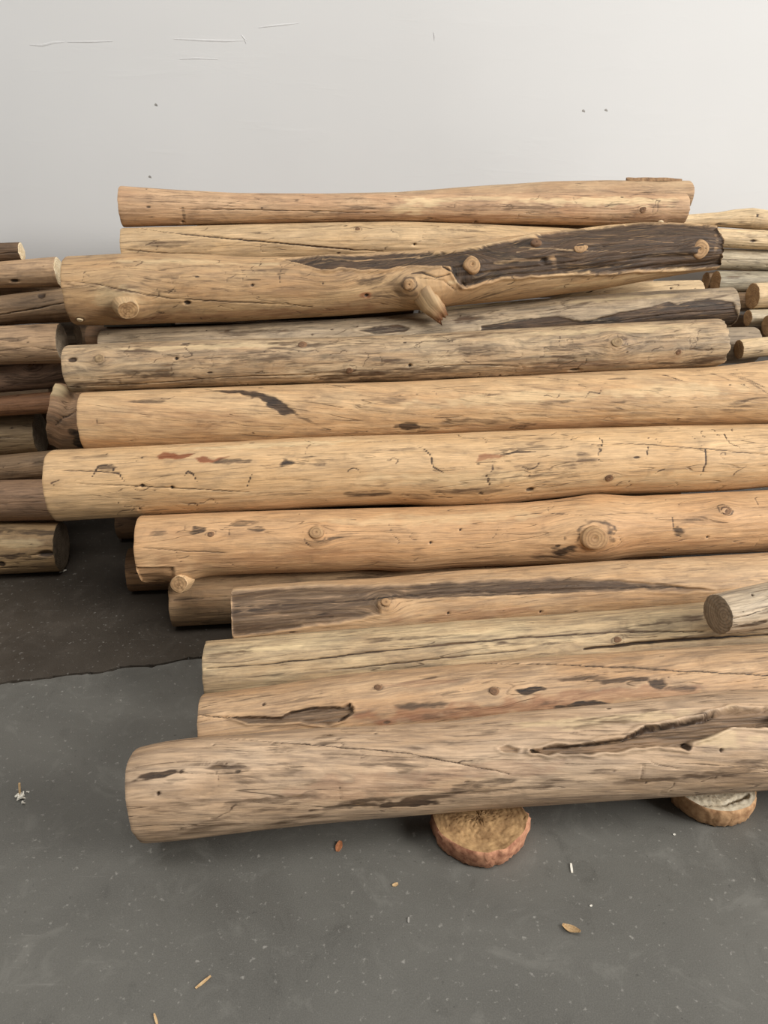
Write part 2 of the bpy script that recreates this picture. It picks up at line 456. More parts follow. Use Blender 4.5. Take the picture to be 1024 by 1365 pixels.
class Log:
    def __init__(s, key, name, label, mat, cap, group, ns=420, na=120, seed=1, lump=.012, jag=(.002, .002), tilt=(0, 0), cat='log', twist=0):
        s.key, s.mat, s.cap, s.seed = key, mat, cap, seed
        C, r = centreline(G[key], 120)
        d = np.concatenate([[0], np.cumsum(np.linalg.norm(np.diff(C, axis=0), axis=1))])
        L = d[-1]; s.L = L
        S = np.concatenate([[0, .003, .007], np.linspace(.014, L - .014, ns - 6), [L - .007, L - .003, L]])
        s.S = S
        s.C = np.stack([np.interp(S, d, C[:, i]) for i in range(3)], 1)
        s.r = np.interp(S, d, r); s.rm = float(s.r.mean())
        T = np.gradient(s.C, S, axis=0); T /= np.linalg.norm(T, axis=1)[:, None]
        T = np.stack([smooth(T[:, i], 12) for i in range(3)], 1); T /= np.linalg.norm(T, axis=1)[:, None]
        B1 = np.cross(T, [0, 0, 1.0]); B1 /= np.linalg.norm(B1, axis=1)[:, None]
        N2 = np.cross(B1, T)
        s.T, s.B1, s.N2 = T, B1, N2
        m = len(S) // 2
        s.av = math.atan2(CAM_H - s.C[m, 2], s.C[m, 1])
        t = np.linspace(-1, 1, na, endpoint=False)
        s.a = s.av + np.pi * (.52 * t + .48 * t ** 3)
        s.SS, s.AA = np.meshgrid(S, s.a, indexing='ij')
        s.X = s.SS; s.Y = (s.AA - s.av) * s.rm                 # metres along / around, 0 = facing the lens
        s.R = s.r[:, None] * (1 + lump * 2 * fbm(s.SS, s.AA, 3.0, 5, seed * 7 + 1, 3))
        s.dR = np.zeros_like(s.R)
        s.st = np.zeros(s.R.shape + (4,))
        s.warp = np.zeros_like(s.R)
        s.jag, s.tilt, s.twist = jag, tilt, twist
        s.dy = s.rm * np.pi * .6 * 2 / na
        s.U, s.V = project(s.pos(s.R))
        s.front = np.abs(s.AA - s.av) < 1.75
        s.base = np.array([s.C[m, 0], s.C[m, 1], float((s.C[:, 2] - s.r).min())])
        s.root = tag(empty(name, s.base), label, cat, group)
        s.n1 = fbm(s.SS, s.AA, 22, 26, seed * 11 + 5, 3); s.n2 = fbm(s.SS, s.AA, 26, 30, seed * 13 + 9, 3)
        s.grain = fbm(s.SS, s.AA, 5, 60, seed * 17 + 3, 3)
        s.parts = []
    def dirs(s): return np.cos(s.AA)[..., None] * s.B1[:, None] + np.sin(s.AA)[..., None] * s.N2[:, None]
    def pos(s, R):
        P = s.C[:, None] + R[..., None] * s.dirs()
        e0 = np.exp(-s.S / .05)[:, None]; e1 = np.exp(-(s.L - s.S) / .05)[:, None]
        off = s.jag[0] * 2 * fbm(s.SS * 0 + .5, s.AA, 1, 14, s.seed + 90, 3) * e0 + s.jag[1] * 2 * fbm(s.SS * 0 + .5, s.AA, 1, 18, s.seed + 91, 4) * e1
        off = off + s.R * np.sin(s.AA) * (s.tilt[0] * e0 + s.tilt[1] * e1)
        return P + off[..., None] * s.T[:, None]
    def idx(s, u, v):
        d = np.where(s.front, (s.U - u) ** 2 + (s.V - v) ** 2, 1e12)
        return np.unravel_index(int(d.argmin()), d.shape)
    def pick(s, u, v):
        i, j = s.idx(u, v)
        return s.X[i, j], s.Y[i, j]
    def mpp(s, u, v):                                           # metres per photo pixel there
        i, j = s.idx(u, v); p = s.C[i]
        return (p[1] * CT - (p[2] - CAM_H) * ST) / F
    def crack(s, pts, w=.003, depth=.006, dark=.9, wob=.003, ch=0):
        q = [s.pick(*p) for p in pts]
        X = s.X + s.n1 * wob; Y = s.Y + s.n2 * wob
        best = np.full(s.R.shape, 9.0); tt = np.zeros_like(best)
        for k in range(len(q) - 1):
            d, t = seg_dist(X, Y, *q[k], *q[k + 1])
            m = d < best; best = np.where(m, d, best); tt = np.where(m, (k + t) / (len(q) - 1), tt)
        ww = w * (.45 + .55 * np.sin(np.pi * np.clip(tt * .94 + .03, 0, 1)))
        lim = np.maximum(ww, s.dy * .62); dark = dark * np.clip(.35 + .65 * ww / lim, 0, 1)
        m = sstep(best, lim * 1.3, lim * .2)
        s.dR -= depth * m
        s.st[..., ch] = np.maximum(s.st[..., ch], dark * m)
        return s
    def streak(s, pts, w, amt, ch=0, tail=.4, rag=.8):
        q = [s.pick(*p) for p in pts]
        X = s.X + s.n1 * w * rag; Y = s.Y + s.n2 * w * rag
        best = np.full(s.R.shape, 9.0); tt = np.zeros_like(best)
        for k in range(len(q) - 1):
            d, t = seg_dist(X, Y, *q[k], *q[k + 1])
            m = d < best; best = np.where(m, d, best); tt = np.where(m, (k + t) / (len(q) - 1), tt)
        ww = w * (tail + (1 - tail) * np.sin(np.pi * tt))
        m = sstep(best, ww, ww * .35) * np.clip(.75 + 1.0 * s.grain, 0, 1)
        s.st[..., ch] = np.maximum(s.st[..., ch], amt * m)
        return s
    def blot(s, u, v, rx, ry, amt, ch=0, rag=.9):
        x0, y0 = s.pick(u, v); k = s.mpp(u, v); rx *= k; ry *= k
        X = (s.X - x0) / rx + s.n1 * rag; Y = (s.Y - y0) / ry + s.n2 * rag + .5 * s.grain
        m = sstep(np.hypot(X, Y), 1.15, .55)
        s.st[..., ch] = np.maximum(s.st[..., ch], amt * m)
        return s
    def patch(s, pts, depth=.008, rim=.003, amt=.85, ch=0, edge=.004, wob=.006):
        q = [s.pick(*p) for p in pts]
        d = poly_sdf(s.X + s.n1 * wob, s.Y + s.n2 * wob, q)
        m = sstep(d, edge * .5, -edge)
        s.dR -= depth * m * (1 + 1.1 * s.grain)
        s.dR += rim * np.exp(-((d - edge) / (edge * 1.6)) ** 2)
        s.st[..., ch] = np.maximum(s.st[..., ch], amt * m)
        return s
    def swell(s, u, v, rpx, h, ring=.5, k=1.7):
        x0, y0 = s.pick(u, v); R = rpx * s.mpp(u, v)
        d = np.hypot((s.X - x0) / 1.25, s.Y - y0)
        g = np.exp(-(d / (R * k)) ** 2)
        s.dR += h * g
        s.warp += -(s.Y - y0) * .75 * np.exp(-(d / (R * 2.2)) ** 2)
        s.st[..., 0] = np.maximum(s.st[..., 0], ring * .8 * np.exp(-((d * (1 + .5 * s.n1) - R * 1.04) / max(R * .13, s.dy * .8)) ** 2))
        return s
    def hole(s, u, v, rpx, depth=.008, rx=1.0):
        x0, y0 = s.pick(u, v); R = rpx * s.mpp(u, v)
        d = np.hypot((s.X - x0) / rx, s.Y - y0)
        m = sstep(d, R * 1.2, R * .5)
        s.dR -= depth * m; s.st[..., 0] = np.maximum(s.st[..., 0], .95 * m)
        return s
    def knot(s, u, v, rpx, h=.004, mat=None, squash=.8, ring=.55, swell=.006):
        s.swell(u, v, rpx, swell, ring)
        s.parts.append(('knot', u, v, rpx, h, mat, squash, None)); return s
    def stub(s, u, v, rpx, h, mat=None, lean=(0, 0), swell=.02, rough=.06):
        s.swell(u, v, rpx, swell, .15, 1.6)
        s.parts.append(('stub', u, v, rpx, h, mat, rough, lean)); return s
    def fade(s, pts, w, amt=.8, ch=0):
        """clean wood showing through a stain"""
        q = [s.pick(*p) for p in pts]; best = np.full(s.R.shape, 9.0)
        for k in range(len(q) - 1): best = np.minimum(best, seg_dist(s.X + s.n1 * w, s.Y + s.n2 * w, *q[k], *q[k + 1])[0])
        s.st[..., ch] *= 1 - amt * sstep(best, w, w * .3)
        return s
    def squiggle(s, n, dark=.4, w=.0028):
        rng = np.random.default_rng(s.seed * 307)
        for _ in range(n):
            x, y = rng.uniform(.05, s.L - .05), rng.uniform(-1.1, 1.1) * s.rm; h = rng.uniform(0, 6.3); best = np.full(s.R.shape, 9.0)
            for k in range(rng.integers(3, 7)):
                x1, y1 = x + .013 * math.cos(h), y + .011 * math.sin(h)
                best = np.minimum(best, seg_dist(s.X, s.Y, x, y, x1, y1)[0]); x, y = x1, y1; h += rng.normal(0, .8)
            lim = max(w, s.dy * .6); m = sstep(best, lim * 1.2, lim * .2)
            s.dR -= .0012 * m; s.st[..., 0] = np.maximum(s.st[..., 0], rng.uniform(.6, 1) * min(1, dark * 1.4) * m)
        return s
    def speckle(s, n, lo=.8, hi=2.4):
        rng = np.random.default_rng(s.seed * 101)
        for _ in range(n):
            i = rng.integers(6, s.R.shape[0] - 6); y = rng.uniform(-1.2, 1.2) * s.rm
            R = max(rng.uniform(lo, hi) * .002, s.dy * .7)
            d = np.hypot((s.S[i] - s.X) / rng.uniform(1, 3), s.Y - y)
            m = sstep(d, R * 1.3, R * .5)
            s.dR -= .002 * m; s.st[..., 0] = np.maximum(s.st[..., 0], rng.uniform(.5, .9) * m)
            s.dR += .0015 * np.exp(-(d / (R * 3)) ** 2)
        return s
    def weather(s, n, amt=.35, ch=0, length=.12):
        rng = np.random.default_rng(s.seed * 211)
        for _ in range(n):
            x0 = rng.uniform(.05, s.L - .05); y0 = rng.uniform(-1.3, 1.3) * s.rm
            rx = rng.uniform(.4, 1.2) * length; ry = rng.uniform(.05, .13) * length
            X = (s.X - x0) / rx + s.n1 * .8; Y = (s.Y - y0 - .12 * (s.X - x0)) / ry + s.n2 * 1.2 + s.grain * 1.5
            m = sstep(np.hypot(X, Y), 1.2, .3)
            s.st[..., ch] = np.maximum(s.st[..., ch], rng.uniform(.4, 1) * amt * m)
        return s
    def done(s):
        s.dR[:1] *= 0; s.dR[-1:] *= 0
        R = s.R + s.dR + .0016 * s.grain
        ch = .014 * (np.exp(-s.S / .003) + np.exp(-(s.L - s.S) / .003))
        R = R * (1 - ch[:, None])
        P = s.pos(R)
        aw = s.AA + s.warp / s.rm + s.twist * s.SS
        loc = np.stack([s.SS, np.cos(aw) * s.rm, np.sin(aw) * s.rm], -1)
        n, m = R.shape
        mesh_object('trunk', P.reshape(-1, 3) - s.base, grid_faces(n, m), s.mat, s.root, loc.reshape(-1, 3), np.clip(s.st, 0, 1).reshape(-1, 4))
        rng = np.random.default_rng(s.seed + 5)
        for e, sg in ((0, -1), (n - 1, 1)):
            ring = P[e]; c = ring.mean(0) + rng.normal(0, .004, 3) * [0, 1, 1]
            fr = [1.0, .93, .78, .6, .42, .24, .1]
            bulge = [0, .0012, .0016, .001, .0016, .0012, .001]
            V = [c + (ring - c) * f + sg * s.T[e] * b for f, b in zip(fr, bulge)]
            V = np.concatenate(V + [np.array([c + sg * s.T[e] * .001])])
            f = grid_faces(len(fr), m)
            if sg < 0: f = f[:, ::-1]
            k = (len(fr) - 1) * m; last = len(V) - 1
            faces = [tuple(q) for q in f] + [((k + j, last, k + (j + 1) % m) if sg > 0 else (k + (j + 1) % m, last, k + j)) for j in range(m)]
            mesh_object('cut_end', V - s.base, faces, s.cap, s.root, V - c)
        fin = P
        for kind, u, v, rpx, h, mat, q, lean in s.parts:
            i, j = s.idx(u, v)
            p = fin[i, j]; a = s.a[j]
            nrm = math.cos(a) * s.B1[i] + math.sin(a) * s.N2[i]
            up = -math.sin(a) * s.B1[i] + math.cos(a) * s.N2[i]
            Rk = rpx * s.mpp(u, v)
            rr = np.random.default_rng(int(u * 7 + v))
            ang = np.linspace(0, 2 * np.pi, 28, endpoint=False)
            wob = 1 + .09 * np.interp(ang, np.linspace(0, 2 * np.pi, 9), np.append(*(lambda z: (z, z[:1]))(rr.normal(0, 1, 8))))
            if kind == 'knot':
                prof = [(-.012, 1.02), (h * .2, 1.0), (h * .75, .9), (h, .72), (h * .8, .5), (h, .3), (h * .6, .14)]
                Rg = np.array([[p + nrm * hh + (s.T[i] * math.cos(t) + up * math.sin(t) * q) * Rk * f * w for t, w in zip(ang, wob)] for hh, f in prof])
                V = np.concatenate([Rg.reshape(-1, 3), [p + nrm * h * .3]])
                m2 = 28; k = (len(prof) - 1) * m2
                fc = [tuple(x) for x in grid_faces(len(prof), m2)] + [(k + jj, len(V) - 1, k + (jj + 1) % m2) for jj in range(m2)]
                mesh_object('knot', V - s.base, [f[::-1] for f in fc], mat, s.root, V - p)
            else:
                d = nrm + lean[0] * s.T[i] + lean[1] * up; d /= np.linalg.norm(d)
                e1 = s.T[i] - d * np.dot(s.T[i], d); e1 /= np.linalg.norm(e1); e2 = np.cross(d, e1)
                hs = [-.03, -.008, h * .3, h * .7, h * .93, h]; fs = [1.35, 1.22, 1.06, 1.0, .98, .9]
                Rg = np.array([[p + d * hh + (e1 * math.cos(t) + e2 * math.sin(t)) * Rk * f * w for t, w in zip(ang, wob)] for hh, f in zip(hs, fs)])
                Rg[-1] += d * rr.normal(0, q * Rk, 28)[:, None] * .6
                loc = np.array([[(hh, math.cos(t) * Rk, math.sin(t) * Rk) for t in ang] for hh in hs])
                b = mesh_object('branch_stub', Rg.reshape(-1, 3) - s.base, [tuple(x)[::-1] for x in grid_faces(len(hs), 28)], s.mat, s.root, loc.reshape(-1, 3), np.tile([0, 0, .3, 0], (Rg.size // 3, 1)))
                c = Rg[-1].mean(0)
                V = np.concatenate([c + (Rg[-1] - c) * f + d * rr.normal(0, q * Rk * .25, 28)[:, None] * (f < 1) for f in (1, .75, .5, .25)] + [[c]])
                fc = [tuple(x) for x in grid_faces(4, 28)] + [(84 + jj, 112, 84 + (jj + 1) % 28) for jj in range(28)]
                mesh_object('stub_face', V - s.base, [f[::-1] for f in fc], mat, b, V - c)
        return s.root

# ------------------------------------------------------------------ the setting
WALL_Y = 3.84
def wall_y(x): return WALL_Y + YAW * x
wn = np.array([math.sin(math.atan(YAW)), -math.cos(math.atan(YAW)), 0])

def box_object(name, corners, h, mat, parent=None):
    """slab from a counter-clockwise floor outline, top at z=0 unless h > 0"""
    n = len(corners); lo, hi = (0, h) if h > 0 else (h, 0)
    V = [(x, y, lo) for x, y in corners] + [(x, y, hi) for x, y in corners]
    Fc = [tuple(range(n - 1, -1, -1)), tuple(range(n, 2 * n))] + [(i, (i + 1) % n, n + (i + 1) % n, n + i) for i in range(n)]
    return mesh_object(name, V, Fc, mat, parent, sharp=True)

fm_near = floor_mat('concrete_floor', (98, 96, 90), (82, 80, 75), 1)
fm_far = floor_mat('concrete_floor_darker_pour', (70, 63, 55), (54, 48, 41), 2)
fm_dirt = plain('joint_dirt', (34, 30, 26), .9)
# joint between the two pours, seen at the left
j0, j1 = floor_at(0, 912), floor_at(275, 876)
js = (j1[1] - j0[1]) / (j1[0] - j0[0])
rng = np.random.default_rng(4)
jx = np.concatenate([[-6], np.arange(-2.2, .6, .016), [7]])
jy = j0[1] + js * (jx - j0[0]) + np.where(np.abs(jx) < 3, smooth(rng.normal(0, .008, len(jx)), 3), 0)
chip = np.where(np.abs(jx) < 3, np.abs(rng.normal(0, .0035, len(jx))), 0)
floor = box_object('floor', [(-6, -3), (7, -3), (7, 6), (-6, 6)], -.16, fm_dirt)
for v in floor.data.vertices: v.co.z -= .012
tag(floor, 'dark grey concrete warehouse floor with an open joint', kind='structure')
box_object('slab', [(-6, -3), (7, -3)] + [(x, y - .0035 - c) for x, y, c in zip(jx, jy, chip)][::-1], -.012, fm_near, floor)
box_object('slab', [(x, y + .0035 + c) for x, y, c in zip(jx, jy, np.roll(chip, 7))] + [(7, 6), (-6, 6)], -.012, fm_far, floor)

wm = wall_mat('off_white_painted_wall')
wx0, wx1 = -5.0, 6.5
wall = mesh_object('wall_back', [(x, wall_y(x) + t, z) for t in (0, .12) for z in (0, 4.6) for x in (wx0, wx1)],
                   [(0, 1, 3, 2), (5, 4, 6, 7), (0, 4, 5, 1), (2, 3, 7, 6), (0, 2, 6, 4), (1, 5, 7, 3)], wm, sharp=True)
tag(wall, 'plain off-white painted wall behind the logs', kind='structure')

def on_wall(u, v):
    a, b, c = ray(u, v)
    t = WALL_Y / (b - YAW * a)
    return np.array([a * t, b * t, CAM_H + c * t])
def wall_flake(pts, w, mat, lift=.004):
    """a torn, slightly lifted strip of wall skin"""
    P = [on_wall(*p) for p in pts]; V = []; n = len(P)
    for i, p in enumerate(P):
        k = math.sin(math.pi * (i + .6) / (n + .2))
        V += [p + wn * (.0002 + lift * .5 * k), p + np.array([0, 0, w * k]) + wn * .0001, p + np.array([0, 0, -w * .6 * k]) + wn * .0001]
    Fc = []
    for i in range(n - 1):
        a, b = 3 * i, 3 * i + 3
        Fc += [(a, b, b + 1, a + 1), (a + 2, b + 2, b, a)]
    mesh_object('paint_flake', V, Fc, mat, wall)
flk = plain('lifted_paint', (206, 205, 203), .6, (199, 198, 196))
mark = plain('wall_scuff', (150, 146, 140), .8)
for pts, w in (([(345, 37), (360, 35), (380, 33), (398, 31)], .005), ([(232, 52), (270, 54), (300, 55), (330, 54)], .006), ([(40, 60), (56, 61), (72, 57), (86, 56)], .007),
               ([(90, 56), (120, 56), (150, 55)], .004), ([(322, 47), (326, 52), (328, 58)], .006), ([(578, 43), (579, 48), (579, 54)], .004), ([(240, 79), (262, 78), (290, 79)], .004)):
    wall_flake(pts, w, flk)
for u, v in ((200, 236), (778, 148), (808, 147), (208, 140)):
    wall_flake([(u - 2, v), (u, v), (u + 2, v + 1)], .007, mark, .001)

# ------------------------------------------------------------------ wood palettes (photo colours, weathering)
def tame(c, sat=.87, k=1.0):
    c = np.array(c, float); g = c @ [.3, .59, .11]
    return (g + (c - g) * sat) * k * [1.0, .987, .99]
def pal(i, c1, c2, c3, **k): return wood('peeled_wood_%d' % i, tame(c1), tame(c2), tame(c3, .8, .9), i * 1.37 + .4, **k)
eg_grey = end_grain('sawn_end_grey', (152, 135, 112), (114, 99, 80), 1)
eg_pale = end_grain('sawn_end_pale', (226, 208, 174), (204, 178, 138), 2)
eg_tan = end_grain('sawn_end_tan', (178, 142, 98), (146, 112, 76), 3)
eg_knot = end_grain('knot_wood', (182, 146, 104), (148, 112, 76), 4)
eg_gknot = end_grain('knot_wood_grey', (176, 150, 112), (138, 112, 80), 8)
eg_dark = end_grain('knot_wood_dark', (138, 102, 70), (92, 66, 46), 5)

MAIN, LEFT, RIGHT = 'logs of the main stack', 'logs of the left stack', 'posts of the right stack'
# ------------------------------------------------------------------ main stack, front to back
m = pal(1, (204, 174, 138), (186, 152, 114), (132, 110, 88), streak=.55, fleck=.3)
L = Log('P', 'peeled_log', 'thick pale log in front, resting on two round wood slices, with a long hollow', m, eg_grey, MAIN, 560, 190, 1, lump=.01, twist=.9)
L.patch([(706, 1000), (732, 993), (790, 990), (832, 984), (859, 969), (895, 961), (936, 957), (950, 948), (968, 944), (1024, 944), (1040, 946),
         (1040, 971), (1024, 970), (977, 969), (945, 981), (922, 987), (918, 998), (904, 995), (877, 994), (814, 1002), (728, 1006)], .018, .006, 1.0, 3, .0035, .009)
L.crack([(726, 996), (790, 991), (832, 985), (860, 970), (900, 962), (938, 957), (952, 949)], .004, .006, .85)
L.crack([(708, 999), (722, 1003)], .006, .008, .9).hole(917, 996, 5, .008).hole(961, 1001, 2.4)
L.patch([(664, 998), (675, 993), (692, 998), (690, 1003), (672, 1003)], .005, .003, .8, 3, .003, .002)
L.crack([(302, 985), (380, 990), (461, 996), (540, 1004), (610, 1018), (680, 1032)], .0022, .004, .8)
for b in ((208, 1034, 34, 5, .75), (236, 1040, 26, 4, .45), (310, 1024, 30, 6, .5), (330, 1040, 22, 8, .3), (350, 1068, 50, 5, .4), (420, 1060, 50, 6, .4), (470, 1076, 46, 5, .6), (500, 1066, 40, 7, .5), (560, 1070, 60, 7, .8),
          (600, 1060, 50, 6, .55), (640, 1046, 60, 6, .5), (690, 1052, 60, 5, .4), (545, 1020, 40, 10, .35), (760, 1040, 60, 6, .35), (860, 1042, 50, 5, .4), (960, 1030, 60, 6, .4), (460, 1006, 50, 5, .3), (1000, 1020, 50, 9, .35)):
    L.blot(*b)
L.blot(470, 1050, 120, 16, .22, 1).blot(640, 1030, 90, 14, .2, 1).blot(570, 1085, 30, 3, .8, 2).blot(800, 960, 120, 10, .5, 2).blot(960, 985, 40, 10, .5, 2)
L.crack([(858, 1020), (856, 1040)], .003, .003, .5).crack([(866, 1014), (880, 1020), (905, 1024)], .002, .002, .5)
L.hole(212, 1058, 2.5).hole(285, 993, 1.8).weather(60, .42).squiggle(14).speckle(14).done()

m = pal(2, (204, 168, 124), (188, 146, 100), (132, 108, 84), streak=.55, fleck=.3)
L = Log('O', 'peeled_log', 'brown log with an elongated bark hollow, just behind the front log', m, eg_grey, MAIN, 500, 160, 2, twist=-.3)
L.patch([(306, 955), (340, 955), (375, 957), (388, 949), (418, 943), (456, 943), (466, 937), (471, 944), (460, 960), (435, 968), (400, 962), (375, 964), (332, 965)], .012, .005, 1.0, 3, .003, .004)
L.crack([(308, 955), (375, 957), (388, 949), (420, 943), (458, 943)], .004, .006, .9).crack([(466, 938), (469, 950), (452, 962)], .005, .006, .9)
L.crack([(270, 954), (306, 957)], .003, .006, .9).crack([(600, 884), (673, 885), (780, 887), (877, 892), (1024, 900)], .0032, .008, .95)
L.knot(505, 917, 5, .0008, eg_dark, .8, .5, .003).knot(660, 922, 6, .0008, eg_dark, .8, .5, .003).hole(352, 938, 2.5)
for b in ((707, 921, 17, 5, .9), (773, 940, 48, 5, .85), (560, 940, 34, 5, .5), (830, 906, 40, 4, .6), (875, 910, 16, 9, .7), (900, 917, 24, 5, .5), (790, 904, 40, 3, .4), (440, 925, 40, 4, .3), (330, 930, 40, 4, .35), (600, 925, 16, 5, .4), (572, 903, 15, 5, .4)):
    L.blot(*b)
L.blot(650, 945, 160, 10, .5, 1).blot(820, 925, 120, 8, .4, 1).blot(560, 910, 60, 6, .25, 1).blot(420, 975, 60, 6, .4, 2).weather(20, .3).speckle(20).done()

m = pal(3, (206, 180, 134), (184, 152, 108), (128, 110, 84), streak=.65, fleck=.3)
L = Log('M', 'peeled_log', 'straight tan log split by long cracks, lying under the end of the short log', m, eg_grey, MAIN, 460, 140, 3)
L.crack([(275, 891), (350, 885), (414, 878), (520, 867), (600, 859), (706, 849), (820, 842), (940, 841)], .0034, .008, .95)
L.crack([(440, 893), (500, 888), (600, 876), (700, 866)], .0022, .005, .8).crack([(780, 866), (840, 859), (904, 853), (1024, 846)], .006, .012, 1.0)
L.knot(822, 853, 5, .0008, eg_dark, .8, .5, .003).blot(350, 864, 60, 5, .8, 2).blot(640, 845, 60, 4, .5, 2).blot(300, 872, 34, 5, .4).blot(560, 850, 60, 4, .4).blot(700, 858, 60, 4, .4).blot(900, 826, 60, 6, .35).weather(26, .4).speckle(12).done()

m = pal(4, (204, 168, 122), (190, 148, 100), (134, 112, 88), streak=.4, fleck=.25)
L = Log('L', 'weathered_log', 'grey weathered log with a long tan ridge, directly behind the cracked tan log', m, eg_grey, MAIN, 460, 140, 4)
L.patch([(300, 786), (420, 781), (560, 779), (650, 773), (750, 770), (838, 774), (912, 781), (952, 787), (900, 789), (860, 787), (794, 790), (706, 793), (600, 797), (528, 799), (504, 803), (508, 818), (458, 830), (380, 841), (300, 850)], .004, .0025, .95, 3, .004, .006)
L.patch([(540, 780), (650, 774), (750, 771), (838, 775), (912, 781), (945, 786), (860, 786), (794, 788), (706, 790), (600, 794), (540, 796)], .001, 0, .55, 0, .008, .008).patch([(300, 787), (420, 782), (560, 780), (560, 798), (505, 803), (506, 816), (458, 829), (380, 840), (300, 849)], .001, 0, .42, 0, .006, .006).blot(350, 812, 60, 4, .7).blot(420, 790, 60, 4, .4).blot(380, 834, 60, 4, .5).blot(330, 795, 40, 4, .4)
L.crack([(313, 808), (414, 804), (520, 796), (600, 789), (700, 786), (760, 784), (912, 782)], .003, .006, .95).crack([(560, 796), (660, 793), (780, 788)], .002, .004, .9)
L.swell(515, 804, 10, .006, .3).hole(597, 818, 2).hole(720, 816, 2).knot(515, 804, 6, .003, eg_knot).blot(430, 820, 14, 4, .9).blot(620, 820, 110, 8, .25, 1).weather(14, .3).speckle(10).done()

m = pal(5, (186, 152, 108), (168, 130, 88), (120, 98, 72), streak=.5)
Log('K', 'peeled_log', 'tan log low on the floor whose cut end shows below the branch stub', m, eg_tan, MAIN, 240, 80, 5).crack([(232, 800), (300, 795)], .003, .004, .7).weather(14, .4).speckle(8).done()
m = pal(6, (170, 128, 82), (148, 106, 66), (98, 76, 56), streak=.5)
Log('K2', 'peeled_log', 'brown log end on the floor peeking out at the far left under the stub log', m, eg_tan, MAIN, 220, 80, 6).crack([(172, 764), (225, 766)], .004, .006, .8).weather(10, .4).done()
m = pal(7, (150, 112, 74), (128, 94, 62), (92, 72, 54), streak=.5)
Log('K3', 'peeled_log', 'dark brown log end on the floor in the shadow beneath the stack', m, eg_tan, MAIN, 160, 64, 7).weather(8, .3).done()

m = pal(8, (198, 178, 146), (178, 156, 124), (128, 116, 98), streak=.6, fleck=.4)
L = Log('N', 'short_log', 'short greyish log at the right edge showing its grey sawn end', m, eg_grey, MAIN, 160, 110, 8)
L.crack([(975, 826), (1000, 820), (1024, 812)], .002, .004, .8).blot(1005, 832, 34, 5, .6).hole(1003, 793, 2).weather(10, .4).speckle(6).done()

m = pal(9, (212, 168, 116), (200, 152, 100), (150, 118, 84), streak=.32, fleck=.22)
L = Log('J', 'peeled_log', 'smooth orange-tan log with a sawn branch stub at its left end', m, eg_tan, MAIN, 500, 150, 9, lump=.014)
L.patch([(180, 757), (232, 755), (236, 768), (236, 795), (180, 795)], .007, .002, .15, 1, .003, .002)
L.stub(242, 768, 11.5, .03, eg_knot, (-.15, 1.3), .02).knot(422, 711, 10, .005, eg_knot, .85, .5, .008)
L.knot(789, 716, 18, .009, eg_knot, .85, .6, .018).knot(281, 713, 4.5, .0008, eg_dark, .8, .5, .003).knot(966, 682, 7, .002, eg_dark, .8, .6, .01).hole(969, 683, 2.5).hole(574, 723, 2.2).hole(943, 716, 2)
L.swell(794, 661, 16, .008, 0).blot(265, 706, 13, 6, .6).blot(325, 697, 20, 7, .5).blot(345, 704, 12, 4, .5).blot(215, 711, 12, 4, .35).blot(755, 733, 24, 7, .65).blot(735, 742, 30, 4, .4)
L.blot(901, 710, 14, 7, .6).crack([(897, 690), (898, 706), (908, 716)], .004, .001, .6).crack([(190, 731), (250, 734), (300, 737)], .0018, .003, .6).crack([(518, 698), (524, 712), (534, 722), (530, 726)], .002, .002, .5)
L.crack([(650, 690), (720, 684), (790, 688), (860, 683)], .0018, .003, .5).crack([(825, 715), (829, 722), (822, 727)], .0025, .003, .6)
L.blot(370, 745, 170, 14, .2, 1).blot(600, 690, 140, 10, .3, 2).blot(860, 725, 150, 8, .16, 1).hole(614, 706, 1.8).blot(446, 718, 12, 4, .35).crack([(1012, 675), (1014, 690)], .002, .002, .5).weather(22, .26).squiggle(22, .4).speckle(8).done()

m = pal(10, (218, 180, 128), (206, 164, 110), (158, 130, 96), streak=.3, fleck=.24)
L = Log('I', 'peeled_log', 'long pale tan log with red-brown smears near its left end', m, eg_tan, MAIN, 520, 150, 10, lump=.012)
L.patch([(206, 608), (216, 604), (240, 605), (258, 606), (250, 611), (232, 614), (212, 613)], .001, 0, .95, 1, .004, .014).patch([(258, 613), (270, 609), (292, 610), (306, 609), (296, 615), (268, 616)], .001, 0, .9, 1, .004, .014)
L.patch([(634, 616), (640, 607), (660, 604), (674, 606), (660, 612), (642, 617)], .001, 0, .7, 1, .004, .014).streak([(668, 606), (690, 603), (714, 602)], .006, .7)
L.crack([(72, 627), (120, 628), (158, 630)], .0022, .003, .7).crack([(105, 645), (180, 648), (255, 652), (330, 656)], .0022, .004, .75).crack([(790, 592), (841, 591), (920, 597), (1024, 606)], .0024, .004, .75)
L.hole(189, 647, 2.8).hole(228, 650, 2.6).hole(186, 679, 1.8).knot(812, 637, 5.5, .0008, eg_dark, .8, .5, .003).hole(706, 653, 3, rx=1.8)
for pts in ([(124, 636), (130, 622), (142, 620)], [(148, 630), (158, 632), (165, 641)], [(150, 619), (152, 627)], [(246, 634), (250, 628), (258, 632), (264, 642)], [(566, 598), (574, 606), (578, 622), (590, 630)], [(648, 634), (652, 646)], [(796, 582), (803, 588), (802, 600)], [(864, 596), (862, 612)], [(940, 598), (941, 618), (934, 634)], [(966, 578), (972, 590), (986, 596)], [(335, 632), (330, 648)]):
    L.crack(pts, .0036, .0015, .85)
for b in ((140, 624, 16, 6, .45), (310, 615, 26, 5, .45), (385, 617, 14, 5, .75), (415, 616, 34, 6, .4), (410, 640, 30, 6, .25), (495, 658, 34, 8, .45), (390, 658, 30, 5, .3), (720, 628, 60, 14, .22), (780, 612, 14, 10, .3), (620, 655, 50, 6, .3), (560, 662, 26, 6, .35), (740, 640, 40, 8, .25), (530, 600, 40, 8, .18)):
    L.blot(*b)
